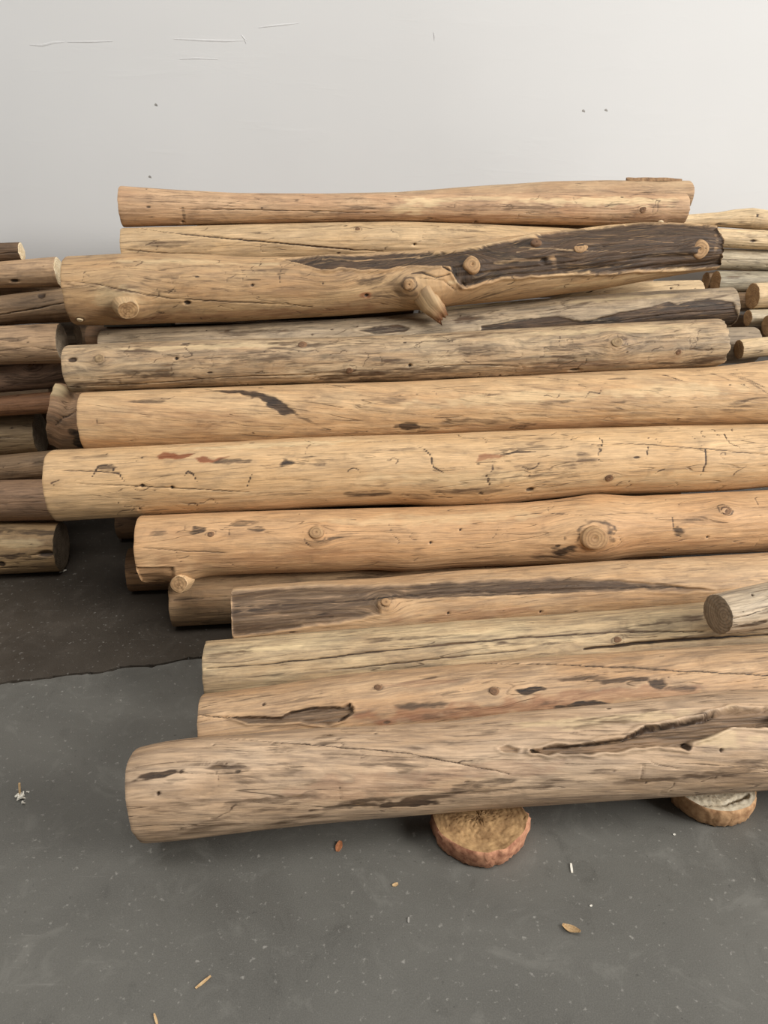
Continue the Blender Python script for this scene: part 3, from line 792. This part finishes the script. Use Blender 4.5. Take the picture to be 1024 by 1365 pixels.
L.blot(360, 593, 120, 6, .6, 2).blot(600, 640, 120, 10, .35, 2).blot(900, 640, 110, 12, .3, 2).weather(30, .3).squiggle(46, .5).speckle(18).done()

m = pal(11, (216, 178, 126), (202, 158, 106), (154, 124, 90), streak=.4, fleck=.28)
L = Log('H', 'peeled_log', 'tan log with a black diagonal streak across its upper left', m, eg_pale, MAIN, 520, 140, 11, twist=.9)
L.patch([(262, 519), (300, 519), (345, 523), (372, 531), (388, 543), (394, 553), (382, 553), (362, 546), (345, 534), (318, 526), (286, 522)], .0015, .001, .85, 0, .010, .016)
L.streak([(388, 548), (410, 560), (440, 574)], .012, .5).streak([(330, 540), (420, 556), (520, 560)], .01, .2).blot(200, 535, 22, 6, .4).blot(545, 567, 22, 8, .75).blot(560, 574, 26, 4, .5).blot(600, 566, 50, 7, .35).blot(660, 560, 60, 6, .3)
for k in range(9): L.streak([(620 + k * 28, 556 - k * 2), (650 + k * 28, 564 - k * 2)], .006, .3)
for pts in ([(864, 496), (890, 501), (910, 508)], [(930, 494), (965, 504), (1000, 518)], [(950, 492), (990, 503), (1020, 517)], [(430, 512), (470, 520)], [(700, 502), (760, 508)], [(975, 500), (1005, 512), (1024, 524)]):
    L.streak(pts, .006, .6)
L.crack([(780, 530), (786, 522), (800, 524), (803, 516)], .003, .001, .5).blot(250, 560, 120, 16, .16, 1).blot(700, 530, 160, 8, .4, 2).blot(900, 520, 100, 8, .4, 2).blot(700, 570, 200, 8, .2, 1).weather(44, .36).squiggle(12).speckle(8).done()

m = pal(12, (196, 154, 110), (174, 130, 90), (124, 98, 72), streak=.6)
L = Log('H2', 'short_log', 'brown log chunk with a pale broken knob at its left end', m, eg_tan, MAIN, 150, 90, 12, lump=.03, jag=(.004, .002))
L.crack([(74, 566), (86, 556), (100, 548), (112, 538)], .003, .006, .9).blot(104, 585, 14, 14, .85).swell(74, 520, 11, .02, 0, 1.1).blot(73, 520, 12, 10, 1, 2, .3).weather(12, .4).done()

m = pal(13, (200, 172, 130), (182, 148, 106), (126, 108, 84), streak=.75, fleck=.5)
L = Log('G', 'weathered_log', 'rough grey-tan log with small knots and a ragged right end', m, eg_grey, MAIN, 500, 130, 13, lump=.016, jag=(.002, .012))
L.knot(403, 460, 6, .0008, eg_dark, .8, .5, .003).knot(466, 493, 4.5, .0008, eg_dark, .8, .5, .003).knot(133, 478, 6.5, .0015, eg_gknot, .8, .5, .004).hole(97, 479, 4, rx=1.6).hole(236, 478, 2.6).knot(822, 457, 8, .002, eg_gknot, .7, .5, .01).knot(905, 469, 4, .0008, eg_dark, .8, .5, .003).hole(766, 493, 3, .008, 3).hole(248, 458, 2.5, rx=2.5).hole(547, 487, 2.6)
L.crack([(95, 516), (190, 512), (300, 503), (420, 500)], .0026, .005, .8).crack([(550, 461), (565, 454), (600, 455)], .003, .004, .8).crack([(440, 455), (480, 451), (540, 452)], .002, .003, .7).crack([(540, 488), (640, 486), (700, 490)], .002, .003, .6).crack([(880, 450), (958, 451)], .0018, .003, .6)
for b in ((640, 470, 60, 8, .35), (760, 462, 60, 12, .35), (700, 488, 70, 6, .35), (860, 480, 50, 8, .3), (330, 480, 60, 8, .35), (200, 500, 60, 6, .4), (500, 500, 60, 6, .4)): L.blot(*b)
L.blot(800, 440, 120, 6, .4, 2).blot(280, 462, 100, 5, .5, 2).blot(820, 484, 120, 6, .2, 1).weather(90, .45).squiggle(60, .45).speckle(18).done()
m = pal(14, (164, 146, 118), (146, 128, 102), (112, 98, 80), streak=.4, fleck=.2)
Log('G2', 'weathered_log', 'smooth grey log whose right end sticks out behind the ragged end', m, eg_grey, MAIN, 200, 90, 14).crack([(940, 457), (1005, 457)], .0018, .003, .7).crack([(940, 448), (1008, 449)], .0012, .002, .4).weather(14, .25).done()

m = pal(15, (184, 162, 128), (162, 138, 104), (116, 102, 82), streak=.7, fleck=.4)
L = Log('F', 'weathered_log', 'grey log with a wavy black stain along its lower right side', m, eg_grey, MAIN, 460, 120, 15, lump=.014)
L.patch([(640, 434), (690, 425), (745, 421), (775, 428), (795, 424), (830, 416), (868, 409), (890, 402), (905, 406), (925, 399), (945, 397), (978, 403), (985, 420), (985, 450), (880, 450), (780, 452), (640, 450)], .003, .002, .8, 0, .004, .005)
L.crack([(830, 428), (880, 420), (930, 416), (978, 413)], .003, .005, 1).patch([(474, 440), (500, 435), (530, 433), (548, 437), (540, 443), (500, 446)], .004, .003, .7, 0, .004, .003).crack([(150, 446), (280, 441), (400, 436)], .002, .003, .5)
L.blot(640, 424, 40, 5, .5).blot(760, 412, 40, 4, .3).blot(820, 398, 110, 4, .4, 2).blot(330, 443, 70, 4, .35).weather(36, .42).speckle(16).done()
m = pal(16, (160, 122, 80), (140, 102, 66), (100, 78, 56))
Log('F2', 'short_log', 'small brown log end in the gap under the big stub log at left', m, eg_tan, MAIN, 120, 64, 16).weather(6, .3).done()
m = pal(17, (222, 192, 142), (206, 172, 122), (160, 132, 98), streak=.3, fleck=.25)
Log('E', 'peeled_log', 'pale yellow log end wedged between the charred log and the black-stained grey log', m, eg_pale, MAIN, 200, 80, 17).hole(785, 388, 2.5, rx=2).hole(895, 384, 2).crack([(885, 380), (905, 379), (900, 386)], .002, .002, .4).weather(8, .3).speckle(6).done()

m = pal(18, (200, 164, 114), (184, 142, 94), (130, 104, 76), streak=.45, fleck=.3)
L = Log('D', 'gnarled_log', 'gnarled log with a blackened upper right half, broken branch and knots', m, eg_tan, MAIN, 520, 140, 18, lump=.016, jag=(.002, .008), tilt=(0, -.1))
L.patch([(372, 346), (418, 344), (482, 341), (526, 338), (579, 337), (608, 337), (635, 330), (680, 322), (720, 314), (780, 306), (860, 298), (920, 296), (965, 298), (965, 356), (925, 358), (860, 360), (800, 364), (760, 364), (720, 367), (680, 369), (661, 373), (638, 378), (617, 381), (606, 369), (600, 357), (585, 356), (532, 355), (512, 360), (488, 359), (455, 358), (436, 360), (418, 356), (390, 350)], .009, .006, .74, 0, .0045, .007)
L.fade([(600, 334), (660, 323), (720, 312), (800, 303)], .012, .7).fade([(690, 334), (730, 330), (770, 333), (830, 335), (900, 331)], .005, .7).fade([(735, 340), (740, 358)], .016, .55).fade([(660, 350), (690, 345), (720, 346)], .008, .4).fade([(430, 346), (500, 344), (560, 340)], .006, .5).fade([(840, 318), (900, 322)], .004, .5).fade([(950, 340), (955, 310)], .01, .3)
L.streak([(700, 357), (800, 352), (900, 346)], .012, .95).streak([(640, 335), (700, 325)], .008, .9).streak([(780, 322), (860, 316), (950, 312)], .012, .9).streak([(780, 345), (860, 345)], .012, .95)
L.streak([(600, 336), (660, 324), (720, 314)], .006, .5, 2).streak([(690, 334), (730, 330), (770, 333), (830, 334), (900, 332)], .004, .55, 2).streak([(640, 343), (700, 338)], .005, .4, 2).blot(735, 352, 18, 10, .7, 3).blot(700, 345, 14, 14, .5, 3).blot(630, 372, 30, 3, .6, 2)
L.crack([(590, 357), (603, 362), (610, 374), (622, 381)], .006, .008, .8).crack([(400, 352), (430, 359), (450, 357)], .006, .007, .9).crack([(548, 366), (562, 364), (580, 370), (600, 366)], .0045, .006, .8).crack([(780, 333), (840, 335), (900, 331)], .002, .003, .9).crack([(556, 371), (590, 373), (606, 384)], .003, .004, .6)
L.swell(568, 388, 20, .03, .1, 1.2).swell(610, 378, 18, .014, 0, 1.3).swell(437, 352, 12, .01, .2)
L.stub(171, 407, 13, .017, eg_tan, (.3, .05), .024, .08).knot(628, 354, 10, .012, eg_knot, 1.1, .7, .014).knot(544, 378, 6.5, .007, eg_knot, 1.1, .7, .016)
L.knot(714, 325, 7, .006, eg_dark, .8, .6, .014).knot(773, 331, 9, .004, eg_knot, .7, .4, .01).knot(933, 333, 12, .007, eg_knot, .95, .7, .014).hole(935, 335, 6, .01).hole(725, 348, 5).knot(107, 425, 4, .003, eg_pale)
L.crack([(95, 375), (130, 380), (170, 388), (230, 398), (300, 402), (370, 405), (415, 409)], .002, .004, .65).crack([(240, 350), (242, 372)], .0016, .002, .4).hole(336, 380, 2).hole(250, 403, 3, rx=1.6).hole(489, 394, 2.4)
L.blot(489, 394, 9, 4, .8, 1).blot(150, 400, 34, 14, .5, 2).blot(300, 420, 200, 8, .35, 1).blot(500, 376, 30, 10, .45).blot(520, 392, 30, 6, .3).blot(640, 395, 60, 5, .3).blot(820, 374, 120, 4, .4, 2).blot(250, 348, 120, 5, .4, 2)
for pts in ([(140, 356), (150, 350), (160, 352)], [(170, 366), (176, 374)], [(228, 372), (232, 384)], [(300, 362), (303, 376)], [(322, 366), (326, 380)], [(110, 378), (130, 384)]): L.crack(pts, .0018, .001, .35)
L.weather(40, .32).squiggle(34, .4).speckle(10)
# broken branch hanging off the underside
i, j = L.idx(566, 392)
rootD = L.done()
a_ = L.a[j]; nr = math.cos(a_) * L.B1[i] + math.sin(a_) * L.N2[i]; up_ = -math.sin(a_) * L.B1[i] + math.cos(a_) * L.N2[i]
p0 = L.C[i] + nr * (L.R[i, j] + .004)
path = [p0 - nr * .03, p0, p0 + nr * .022 + L.T[i] * .02 - up_ * .03, p0 + nr * .03 + L.T[i] * .042 - up_ * .056, p0 + nr * .032 + L.T[i] * .054 - up_ * .074]
rad = [.05, .047, .041, .033, .021]
V, lo = [], []; ang = np.linspace(0, 2 * np.pi, 24, endpoint=False); rg = np.random.default_rng(8)
for k, (p, r_) in enumerate(zip(path, rad)):
    d = np.array(path[min(k + 1, 4)]) - np.array(path[max(k - 1, 0)]); d /= np.linalg.norm(d)
    e1 = np.cross(d, nr + .3 * up_); e1 /= np.linalg.norm(e1); e2 = np.cross(d, e1)
    for t in ang:
        q = r_ * (1 + .16 * math.sin(3 * t + k) + rg.normal(0, .05))
        V.append(p + (e1 * math.cos(t) + e2 * math.sin(t)) * q + (d * abs(rg.normal(0, .02)) if k == 4 else 0)); lo.append((k * .03, math.cos(t) * .03, math.sin(t) * .03))
V.append(path[-1] - (path[-1] - path[-2]) * .3); lo.append((.1, 0, 0))
fc = [tuple(x) for x in grid_faces(5, 24)] + [(96 + k, 120, 96 + (k + 1) % 24) for k in range(24)]
st_ = np.zeros((121, 4)); st_[96:, 1] = .7; st_[72:96, 1] = .2; st_[48:72, 2] = .3
mesh_object('broken_branch', np.array(V) - L.base, fc, m, rootD, lo, st_)

m = pal(19, (210, 178, 130), (196, 160, 110), (148, 122, 90), streak=.4, fleck=.25)
L = Log('C', 'peeled_log', 'yellow-tan log with one long slanting crack, under the topmost log', m, eg_pale, MAIN, 360, 100, 19)
L.crack([(172, 304), (220, 309), (267, 314), (340, 321), (408, 327), (470, 333), (510, 335)], .003, .007, .9).crack([(168, 333), (230, 338), (280, 340)], .002, .004, .7).knot(477, 306, 3.5, .0008, eg_dark, .8, .5, .003).hole(553, 326, 2).blot(230, 325, 50, 5, .3).weather(26, .3).squiggle(16, .35).speckle(6).done()
m = pal(20, (206, 168, 124), (190, 146, 104), (146, 114, 84), streak=.5, fleck=.35)
L = Log('B', 'peeled_log', 'topmost full-length log, pinkish tan with pale rubbed patches', m, eg_pale, MAIN, 460, 100, 20)
L.crack([(240, 279), (300, 279), (400, 281), (500, 284)], .002, .004, .6).hole(244, 296, 2.4).hole(634, 296, 2.5).knot(857, 280, 4.5, .0008, eg_dark, .8, .5, .003).knot(880, 295, 4, .004, eg_pale).blot(245, 285, 3, 8, .5).blot(570, 268, 40, 8, .8, 2).blot(540, 280, 24, 6, .6, 2).blot(650, 264, 60, 4, .5, 2).blot(800, 268, 110, 7, .75, 2).blot(600, 288, 90, 6, .25, 1).blot(860, 290, 60, 5, .25, 1)
L.weather(36, .34).squiggle(16, .35).speckle(6).done()
m = pal(21, (196, 164, 122), (178, 142, 102), (140, 114, 86), streak=.4)
L = Log('A', 'peeled_log', 'brown log at the very top rear with loose bark splinters at its right end', m, eg_tan, MAIN, 260, 80, 21).weather(10, .3)
rootA = L.done()
spm = plain('bark_splinter', (170, 136, 98), .8, (120, 92, 66))
for (u0, v0), (u1, v1), w, h in (((836, 238), (862, 237), .03, .002), ((852, 237), (912, 240), .03, .003)):
    i0, j0_ = L.idx(u0, v0 + 3); i1, j1_ = L.idx(u1, v1 + 3)
    n = 14; V = []
    for k in range(n):
        t = k / (n - 1); ii = int(round(i0 + (i1 - i0) * t))
        c = L.C[ii] + np.array([0, 0, 1]) * (L.r[ii] + .002 + h * math.sin(math.pi * t)) + np.array([0, -.006, -.002])
        ww = w * (.25 + .75 * math.sin(math.pi * min(1, t * .8 + .15)))
        for dy, dz in ((-ww / 2, -.006), (-ww / 2, .007), (ww / 2, .009), (ww / 2, -.004)): V.append(c + [0, dy, dz + .002 * math.sin(5 * t + dy * 90)])
    fc = [tuple(x) for x in grid_faces(n, 4)] + [(0, 1, 2, 3), tuple(4 * n - 4 + q for q in (3, 2, 1, 0))]
    mesh_object('bark_splinter', np.array(V) - L.base, fc, spm, rootA, sharp=True)

# ------------------------------------------------------------------ left stack
def simple(key, name, label, group, cols, cap, seed, ns=140, na=84, w=10, sp=5, lump=.016, **kw):
    L = Log(key, name, label, pal(seed, *cols, **kw), cap, group, ns, na, seed, lump=lump)
    return L.weather(w, .38).speckle(sp)
brown = ((196, 160, 118), (174, 138, 98), (126, 102, 78))
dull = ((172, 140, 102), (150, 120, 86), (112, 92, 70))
simple('La', 'peeled_log', 'dark-sided log with a pale sawn end, topmost of the left stack', LEFT, ((120, 92, 64), (96, 72, 50), (70, 54, 42)), eg_pale, 22).crack([(0, 338), (24, 336)], .003, .004, .8).done()
simple('Lb', 'peeled_log', 'brown log with a bright round sawn end, second from top of the left stack', LEFT, brown, eg_pale, 23).hole(20, 375, 3, rx=2).done()
simple('Lc', 'peeled_log', 'cracked brown log sloping behind the big stub end, in the left stack', LEFT, dull, eg_tan, 24).crack([(0, 420), (40, 413), (95, 402)], .003, .005, .8).hole(56, 394, 4, rx=1.4).done()
simple('Ld', 'peeled_log', 'thick tan log at mid height of the left stack, ending beside the rough grey-tan log', LEFT, brown, eg_grey, 25).blot(20, 452, 20, 4, .5).crack([(0, 468), (40, 462), (86, 464)], .002, .003, .5).done()
simple('Ld2', 'short_log', 'grey log end set back behind the thick tan log of the left stack', LEFT, ((150, 136, 112), (132, 118, 96), (100, 88, 72)), eg_grey, 26, 100, 60).done()
L = simple('Le', 'gnarled_log', 'knobbly purplish-grey log in the left stack', LEFT, ((178, 142, 110), (152, 120, 96), (112, 92, 78)), eg_tan, 27, lump=.05)
L.swell(42, 484, 10, .012, .3).knot(42, 488, 6, .0008, eg_dark, .8, .5, .003).swell(75, 482, 8, .008, .2).blot(50, 505, 50, 8, .4).done()
simple('Lf', 'peeled_log', 'thin reddish-brown pole in the left stack', LEFT, ((178, 126, 84), (156, 108, 70), (116, 84, 60)), eg_tan, 28).done()
simple('Lg', 'peeled_log', 'stout olive-brown log with a clean sawn end, lower left stack', LEFT, ((168, 142, 102), (146, 120, 84), (110, 92, 68)), eg_grey, 29, streak=.35).crack([(0, 582), (55, 582)], .0015, .003, .5).done()
simple('Lh', 'peeled_log', 'shaded brown log set back beneath the olive-brown one', LEFT, dull, eg_tan, 30).done()
simple('Li', 'peeled_log', 'brown log second from the floor in the left stack', LEFT, ((190, 150, 112), (168, 130, 96), (126, 102, 80)), eg_tan, 31, streak=.4).crack([(0, 672), (60, 668)], .0015, .003, .5).done()
L = simple('Lj', 'peeled_log', 'yellowish log on the floor with a dark round end, bottom of the left stack', LEFT, ((190, 156, 106), (168, 132, 86), (112, 92, 68)), eg_grey, 32, 180, 110, 14)
L.hole(62, 738, 5, .012, 2.2).crack([(40, 740), (62, 738), (78, 736)], .003, .006, .8).blot(40, 710, 44, 6, .5).blot(20, 742, 24, 4, .6).crack([(0, 757), (50, 756)], .003, .004, .8).hole(3, 752, 5).blot(20, 725, 40, 8, .6, 2).done()

# ------------------------------------------------------------------ right stack of posts
post = ((222, 194, 146), (206, 174, 126), (162, 138, 104)); gpost = ((196, 182, 150), (178, 160, 126), (138, 124, 100))
L = simple('Ra', 'gnarled_log', 'crooked pale post on top of the right stack', RIGHT, post, eg_tan, 33, lump=.03); L.blot(960, 298, 10, 3, .6).hole(1012, 287, 2).done()
simple('Rb', 'wooden_post', 'pale tan post second from top of the right stack', RIGHT, post, eg_tan, 34).hole(1004, 321, 2, rx=2).done()
simple('Rc', 'wooden_post', 'greyish post with fine cracks below the pale tan post, right stack', RIGHT, gpost, eg_tan, 35).crack([(960, 345), (1024, 347)], .002, .003, .6).done()
simple('Rd', 'wooden_post', 'grey-green post with a shaded sawn end, right stack', RIGHT, ((176, 166, 138), (156, 144, 116), (122, 112, 92)), eg_tan, 36).done()
simple('Rd0', 'short_log', 'dark post end in the gap beneath the blackened log tip', RIGHT, dull, eg_tan, 37, 60, 60, 3, 0).done()
simple('Rd2', 'wooden_post', 'shaded brown post behind the two short round posts at right', RIGHT, dull, eg_tan, 38).done()
simple('Re', 'wooden_post', 'cream post at the right edge with a round tan sawn end', RIGHT, post, eg_tan, 39).done()
simple('Rf', 'wooden_post', 'post with a shaded round end under the cream post at the right edge', RIGHT, gpost, eg_tan, 40).done()
simple('Rg', 'wooden_post', 'lowest dark-ended post cut by the right edge of the picture', RIGHT, gpost, eg_tan, 41, 80, 70, 4, 0).done()
simple('Rh', 'wooden_post', 'light tan pole behind the smooth grey log end at the right edge', RIGHT, post, eg_tan, 42).done()

# ------------------------------------------------------------------ added rear filler logs, keeping light out of the gaps; some stay hidden
rear = {'X1': 'added shadowed filler log in the dark slit under the pale tan log', 'X2': 'added shadowed floor-level filler log deep behind the stub log', 'X3': 'added shadowed filler log deep behind the streaked tan log', 'X4': 'added shadowed rear filler log behind the smooth grey log end',
        'X5': 'added shadowed filler log in the dark gap under the left half of the gnarled log', 'X6': 'added shadowed rear filler log behind the blackened half of the gnarled log', 'X7': 'added shadowed rear filler log beneath the log with bark splinters',
        'Y1': 'added shadowed rear filler log on the floor behind the left stack', 'Y2': 'added shadowed rear filler log behind the second log of the left stack', 'Y3': 'added shadowed rear filler log behind the reddish pole', 'Y4': 'added shadowed rear filler log behind the knobbly purplish log',
        'Y5': 'added shadowed rear filler log in the dark gap below the bright round sawn end', 'Z1': 'added shadowed thin filler post deep in the right stack', 'Z2': 'added shadowed thin filler post behind the lowest dark-ended post'}
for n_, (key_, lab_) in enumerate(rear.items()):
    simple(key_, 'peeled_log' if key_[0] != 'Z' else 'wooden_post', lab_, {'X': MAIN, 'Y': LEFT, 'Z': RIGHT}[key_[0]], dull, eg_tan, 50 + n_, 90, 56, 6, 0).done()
# ------------------------------------------------------------------ log slices under the front log
bark = plain('reddish_bark', (196, 142, 108), .85, (132, 84, 60), 45)
bark2 = plain('tan_slice_rim', (190, 150, 108), .8, (150, 110, 74), 50)
sl1 = end_grain('slice_face_brown', (182, 146, 100), (128, 96, 60), 6, .1)
sl2 = end_grain('slice_face_pale', (220, 208, 184), (192, 176, 148), 7, .1)
def slice_(label, c, R, h, rimm, facem, seed, notch=None, split=None, sx=1.0):
    rg = np.random.default_rng(seed); n = 96
    root = tag(empty('log_slice', (c[0], c[1], 0)), label, 'wood slice', 'log slices under the front log')
    ang = np.linspace(0, 2 * np.pi, n, endpoint=False)
    per = lambda k, s_: np.interp(ang, np.linspace(0, 2 * np.pi, k + 1), np.append(*(lambda z: (z, z[:1]))(rg.normal(0, s_, k))))
    rr = R * (1 + smooth(per(9, .03), 3) + per(34, .012))
    if notch:                                                    # a broken-out bite
        d = np.abs((ang - notch[0] + np.pi) % (2 * np.pi) - np.pi)
        rr *= 1 - notch[2] * sstep(d, notch[1], notch[1] * .7)
    X, Y = np.cos(ang) * sx, np.sin(ang)
    zs = [0, .12, .35, .6, .85, .97, 1]; ks = [.9, .955, .985, 1.0, 1.0, .985, .965]
    V = np.array([[(X[j] * rr[j] * k * (1 + .018 * rg.normal()), Y[j] * rr[j] * k * (1 + .018 * rg.normal()), z * h) for j in range(n)] for z, k in zip(zs, ks)])
    V[-1, :, 0] = X * rr * .965; V[-1, :, 1] = Y * rr * .965
    mesh_object('bark_rim', V.reshape(-1, 3), [tuple(x)[::-1] for x in grid_faces(len(zs), n)], rimm, root)
    fr = np.linspace(1, .04, 26)
    P = np.array([[(V[-1, j, 0] * f, V[-1, j, 1] * f, h + .0012 * rg.normal() * (f < .99)) for j in range(n)] for f in fr])
    if split:                                                    # open check across the face
        (ax, ay), (mx, my), (bx, by) = split
        d = np.minimum(seg_dist(P[..., 0], P[..., 1], ax, ay, mx, my)[0], seg_dist(P[..., 0], P[..., 1], mx, my, bx, by)[0])
        P[..., 2] -= .02 * sstep(d, .0055, .0015)
    Vf = np.concatenate([P.reshape(-1, 3), [[0, 0, h]]])
    k = 25 * n
    fc = [tuple(x) for x in grid_faces(26, n)] + [(k + j, 26 * n, k + (j + 1) % n) for j in range(n)]
    mesh_object('sawn_face', Vf, [f[::-1] for f in fc], facem, root, Vf + [.01, .006, 0])
    mesh_object('underside', np.concatenate([V[0], [[0, 0, 0]]]), [(j, n, (j + 1) % n)[::-1] for j in range(n)][:], facem, root, np.concatenate([V[0], [[0, 0, 0]]]))
    return root
CP, RP = centreline(G['P'], 120)
def under_p(x): return float(np.interp(x, CP[:, 0], CP[:, 2] - RP))
q1 = floor_at(638, 1094, .04); q2 = floor_at(947, 1049, .04)
slice_('brown log slice with rough red bark and a broken notch, under the front log', q1, .118, under_p(q1[0]) - .009, bark, sl1, 3, (.62, .3, .16))
slice_('pale log slice with a curved open split, under the front log at right', q2, .108, under_p(q2[0]) - .007, bark2, sl2, 5, None, tuple(tuple((floor_at(u_, v_, .04) - q2)[:2]) for u_, v_ in ((926, 1078), (962, 1080), (994, 1068))))

# small grey board lying in the gap below the big stub log
gb = wood('grey_board', (150, 152, 146), (138, 140, 136), (112, 112, 106), 55)
cF, rF = centreline(G['F2'], 60)
p = cF[8]; zt = p[2] + rF[8] + .002
dx = np.array([math.cos(math.atan(YAW)), math.sin(math.atan(YAW)), 0]); dy = np.array([-dx[1], dx[0], 0])
V = [p * [1, 1, 0] + dx * x + dy * y + np.array([0, 0, zt + z]) for z in (0, .011) for x, y in ((-.07, -.045), (.2, -.05), (.21, .0), (-.07, .005))]
bo = empty('board', V[0]); tag(bo, 'short grey board lying in the gap under the big stub log at left', 'board')
VV = np.array(V) - V[0]
mesh_object('plank', VV, [(3, 2, 1, 0), (4, 5, 6, 7), (0, 1, 5, 4), (1, 2, 6, 5), (2, 3, 7, 6), (3, 0, 4, 7)], gb, bo, VV, np.zeros((8, 4)), sharp=True)

# ------------------------------------------------------------------ litter on the floor
chip_tan = plain('chip_tan', (206, 176, 132), .7, (176, 140, 96), 200)
chip_red = plain('chip_brown', (176, 116, 74), .7, (150, 92, 58), 200)
chip_white = plain('chip_white', (232, 228, 216), .7, (214, 206, 190), 200)
def curl(name, label, u, v, length, width, ang, mat, curlz=.3, taper=.7, th=.0016, n=10, cat='wood chip', group='wood chips on the floor'):
    """curled shaving: a thick strip bowed along its length"""
    c = floor_at(u, v); V = []
    for k in range(n):
        t = k / (n - 1) - .5
        w = width / 2 * (1 - taper * (2 * abs(t)) ** 1.6)
        z = curlz * length * (t + .5) ** 2 * .6
        for s_, hz in ((-1, 0), (0, -curlz * width * .35), (1, 0)):
            V.append((t * length, s_ * w, z + hz + curlz * width * .35 + .0003))
    V = np.array(V); top = V + [0, 0, th]
    A = np.concatenate([V, top]); m_ = n * 3; fc = []
    for k in range(n - 1):
        for s_ in range(2):
            a, b = 3 * k + s_, 3 * k + 3 + s_
            fc += [(a, a + 1, b + 1, b), (m_ + a, m_ + b, m_ + b + 1, m_ + a + 1)]
        a, b = 3 * k, 3 * k + 3
        fc += [(a, b, m_ + b, m_ + a), (a + 2, m_ + a + 2, m_ + b + 2, b + 2)]
    e = 3 * (n - 1)
    fc += [(0, m_, m_ + 1, 1), (1, m_ + 1, m_ + 2, 2), (e, e + 1, m_ + e + 1, m_ + e), (e + 1, e + 2, m_ + e + 2, m_ + e + 1)]
    o = mesh_object(name, A, fc, mat, sharp=True); o.location = tuple(map(float, c)); o.rotation_euler = (0, 0, ang)
    return tag(o, label, cat, group)
curl('wood_chip', 'small brown oval chip on the floor below the front log', 452, 1129, .030, .017, 1.35, chip_red, .15, .6)
curl('wood_chip', 'curled tan shaving lying at the lower right of the floor', 761, 1241, .042, .019, -.7, chip_tan, .5, .75)
curl('wood_splinter', 'straight white splinter on the floor below and right of the brown slice', 762, 1158, .026, .0055, 1.45, chip_white, .1, .2)
curl('wood_splinter', 'yellow splinter near the bottom left of the floor', 271, 1310, .036, .006, .75, chip_tan, .1, .4)
curl('wood_splinter', 'pale splinter at the very bottom edge of the floor', 208, 1360, .026, .005, 2.1, chip_tan, .1, .4)
curl('wood_chip', 'tiny tan chip in the middle of the floor below the brown oval chip', 527, 1180, .014, .009, .3, chip_tan, .2, .5)
curl('wood_chip', 'tiny pale chip by the floor bottom beside the upright splinter', 788, 1208, .006, .0045, .3, chip_white, .2, .5)
curl('wood_chip', 'tiny white chip on the floor left of the pale slice', 899, 1113, .006, .005, .2, chip_white, .2, .5)
curl('wood_chip', 'tiny white chip on the floor beside the end of the bottom left log', 84, 762, .028, .014, .4, chip_white, .2, .5)
curl('wood_splinter', 'faint grey splinter on the floor near the bottom middle', 545, 1227, .013, .005, 1.5, plain('chip_grey', (150, 146, 138)), .1, .3)
# tuft of pale fibres at far left: one clump with an upright splinter
root = tag(empty('fibre_clump', floor_at(28, 1064)), 'clump of white torn fibres with one upright splinter on the floor at far left', 'wood debris')
rg = np.random.default_rng(3)
for k in range(16):
    c = np.array([rg.normal(.002, .007), rg.normal(0, .009), rg.uniform(.0015, .008)]); e = rg.normal(0, 1, (3, 3)); q, _ = np.linalg.qr(e)
    s_ = np.array([rg.uniform(.004, .009), rg.uniform(.002, .004), rg.uniform(.0012, .002)])
    V = np.array([c + q @ (s_ * np.array(x) * (1 if x[0] < 0 else .6)) for x in [(a, b, d) for d in (-1, 1) for b in (-1, 1) for a in (-1, 1)]])
    V[:, 2] = np.maximum(V[:, 2], .0003)
    mesh_object('fibre', V, [(0, 2, 3, 1), (4, 5, 7, 6), (0, 1, 5, 4), (2, 6, 7, 3), (0, 4, 6, 2), (1, 3, 7, 5)], chip_white, root, sharp=True)
V = np.array([(-.009 + x * .0022, .014 + y * .002 + z * .3, z) for z in (.0004, .03) for x, y in ((-1, -1), (1, -1), (1, 1), (-1, 1))])
mesh_object('splinter', V, [(3, 2, 1, 0), (4, 5, 6, 7), (0, 1, 5, 4), (1, 2, 6, 5), (2, 3, 7, 6), (3, 0, 4, 7)], chip_tan, root, sharp=True)
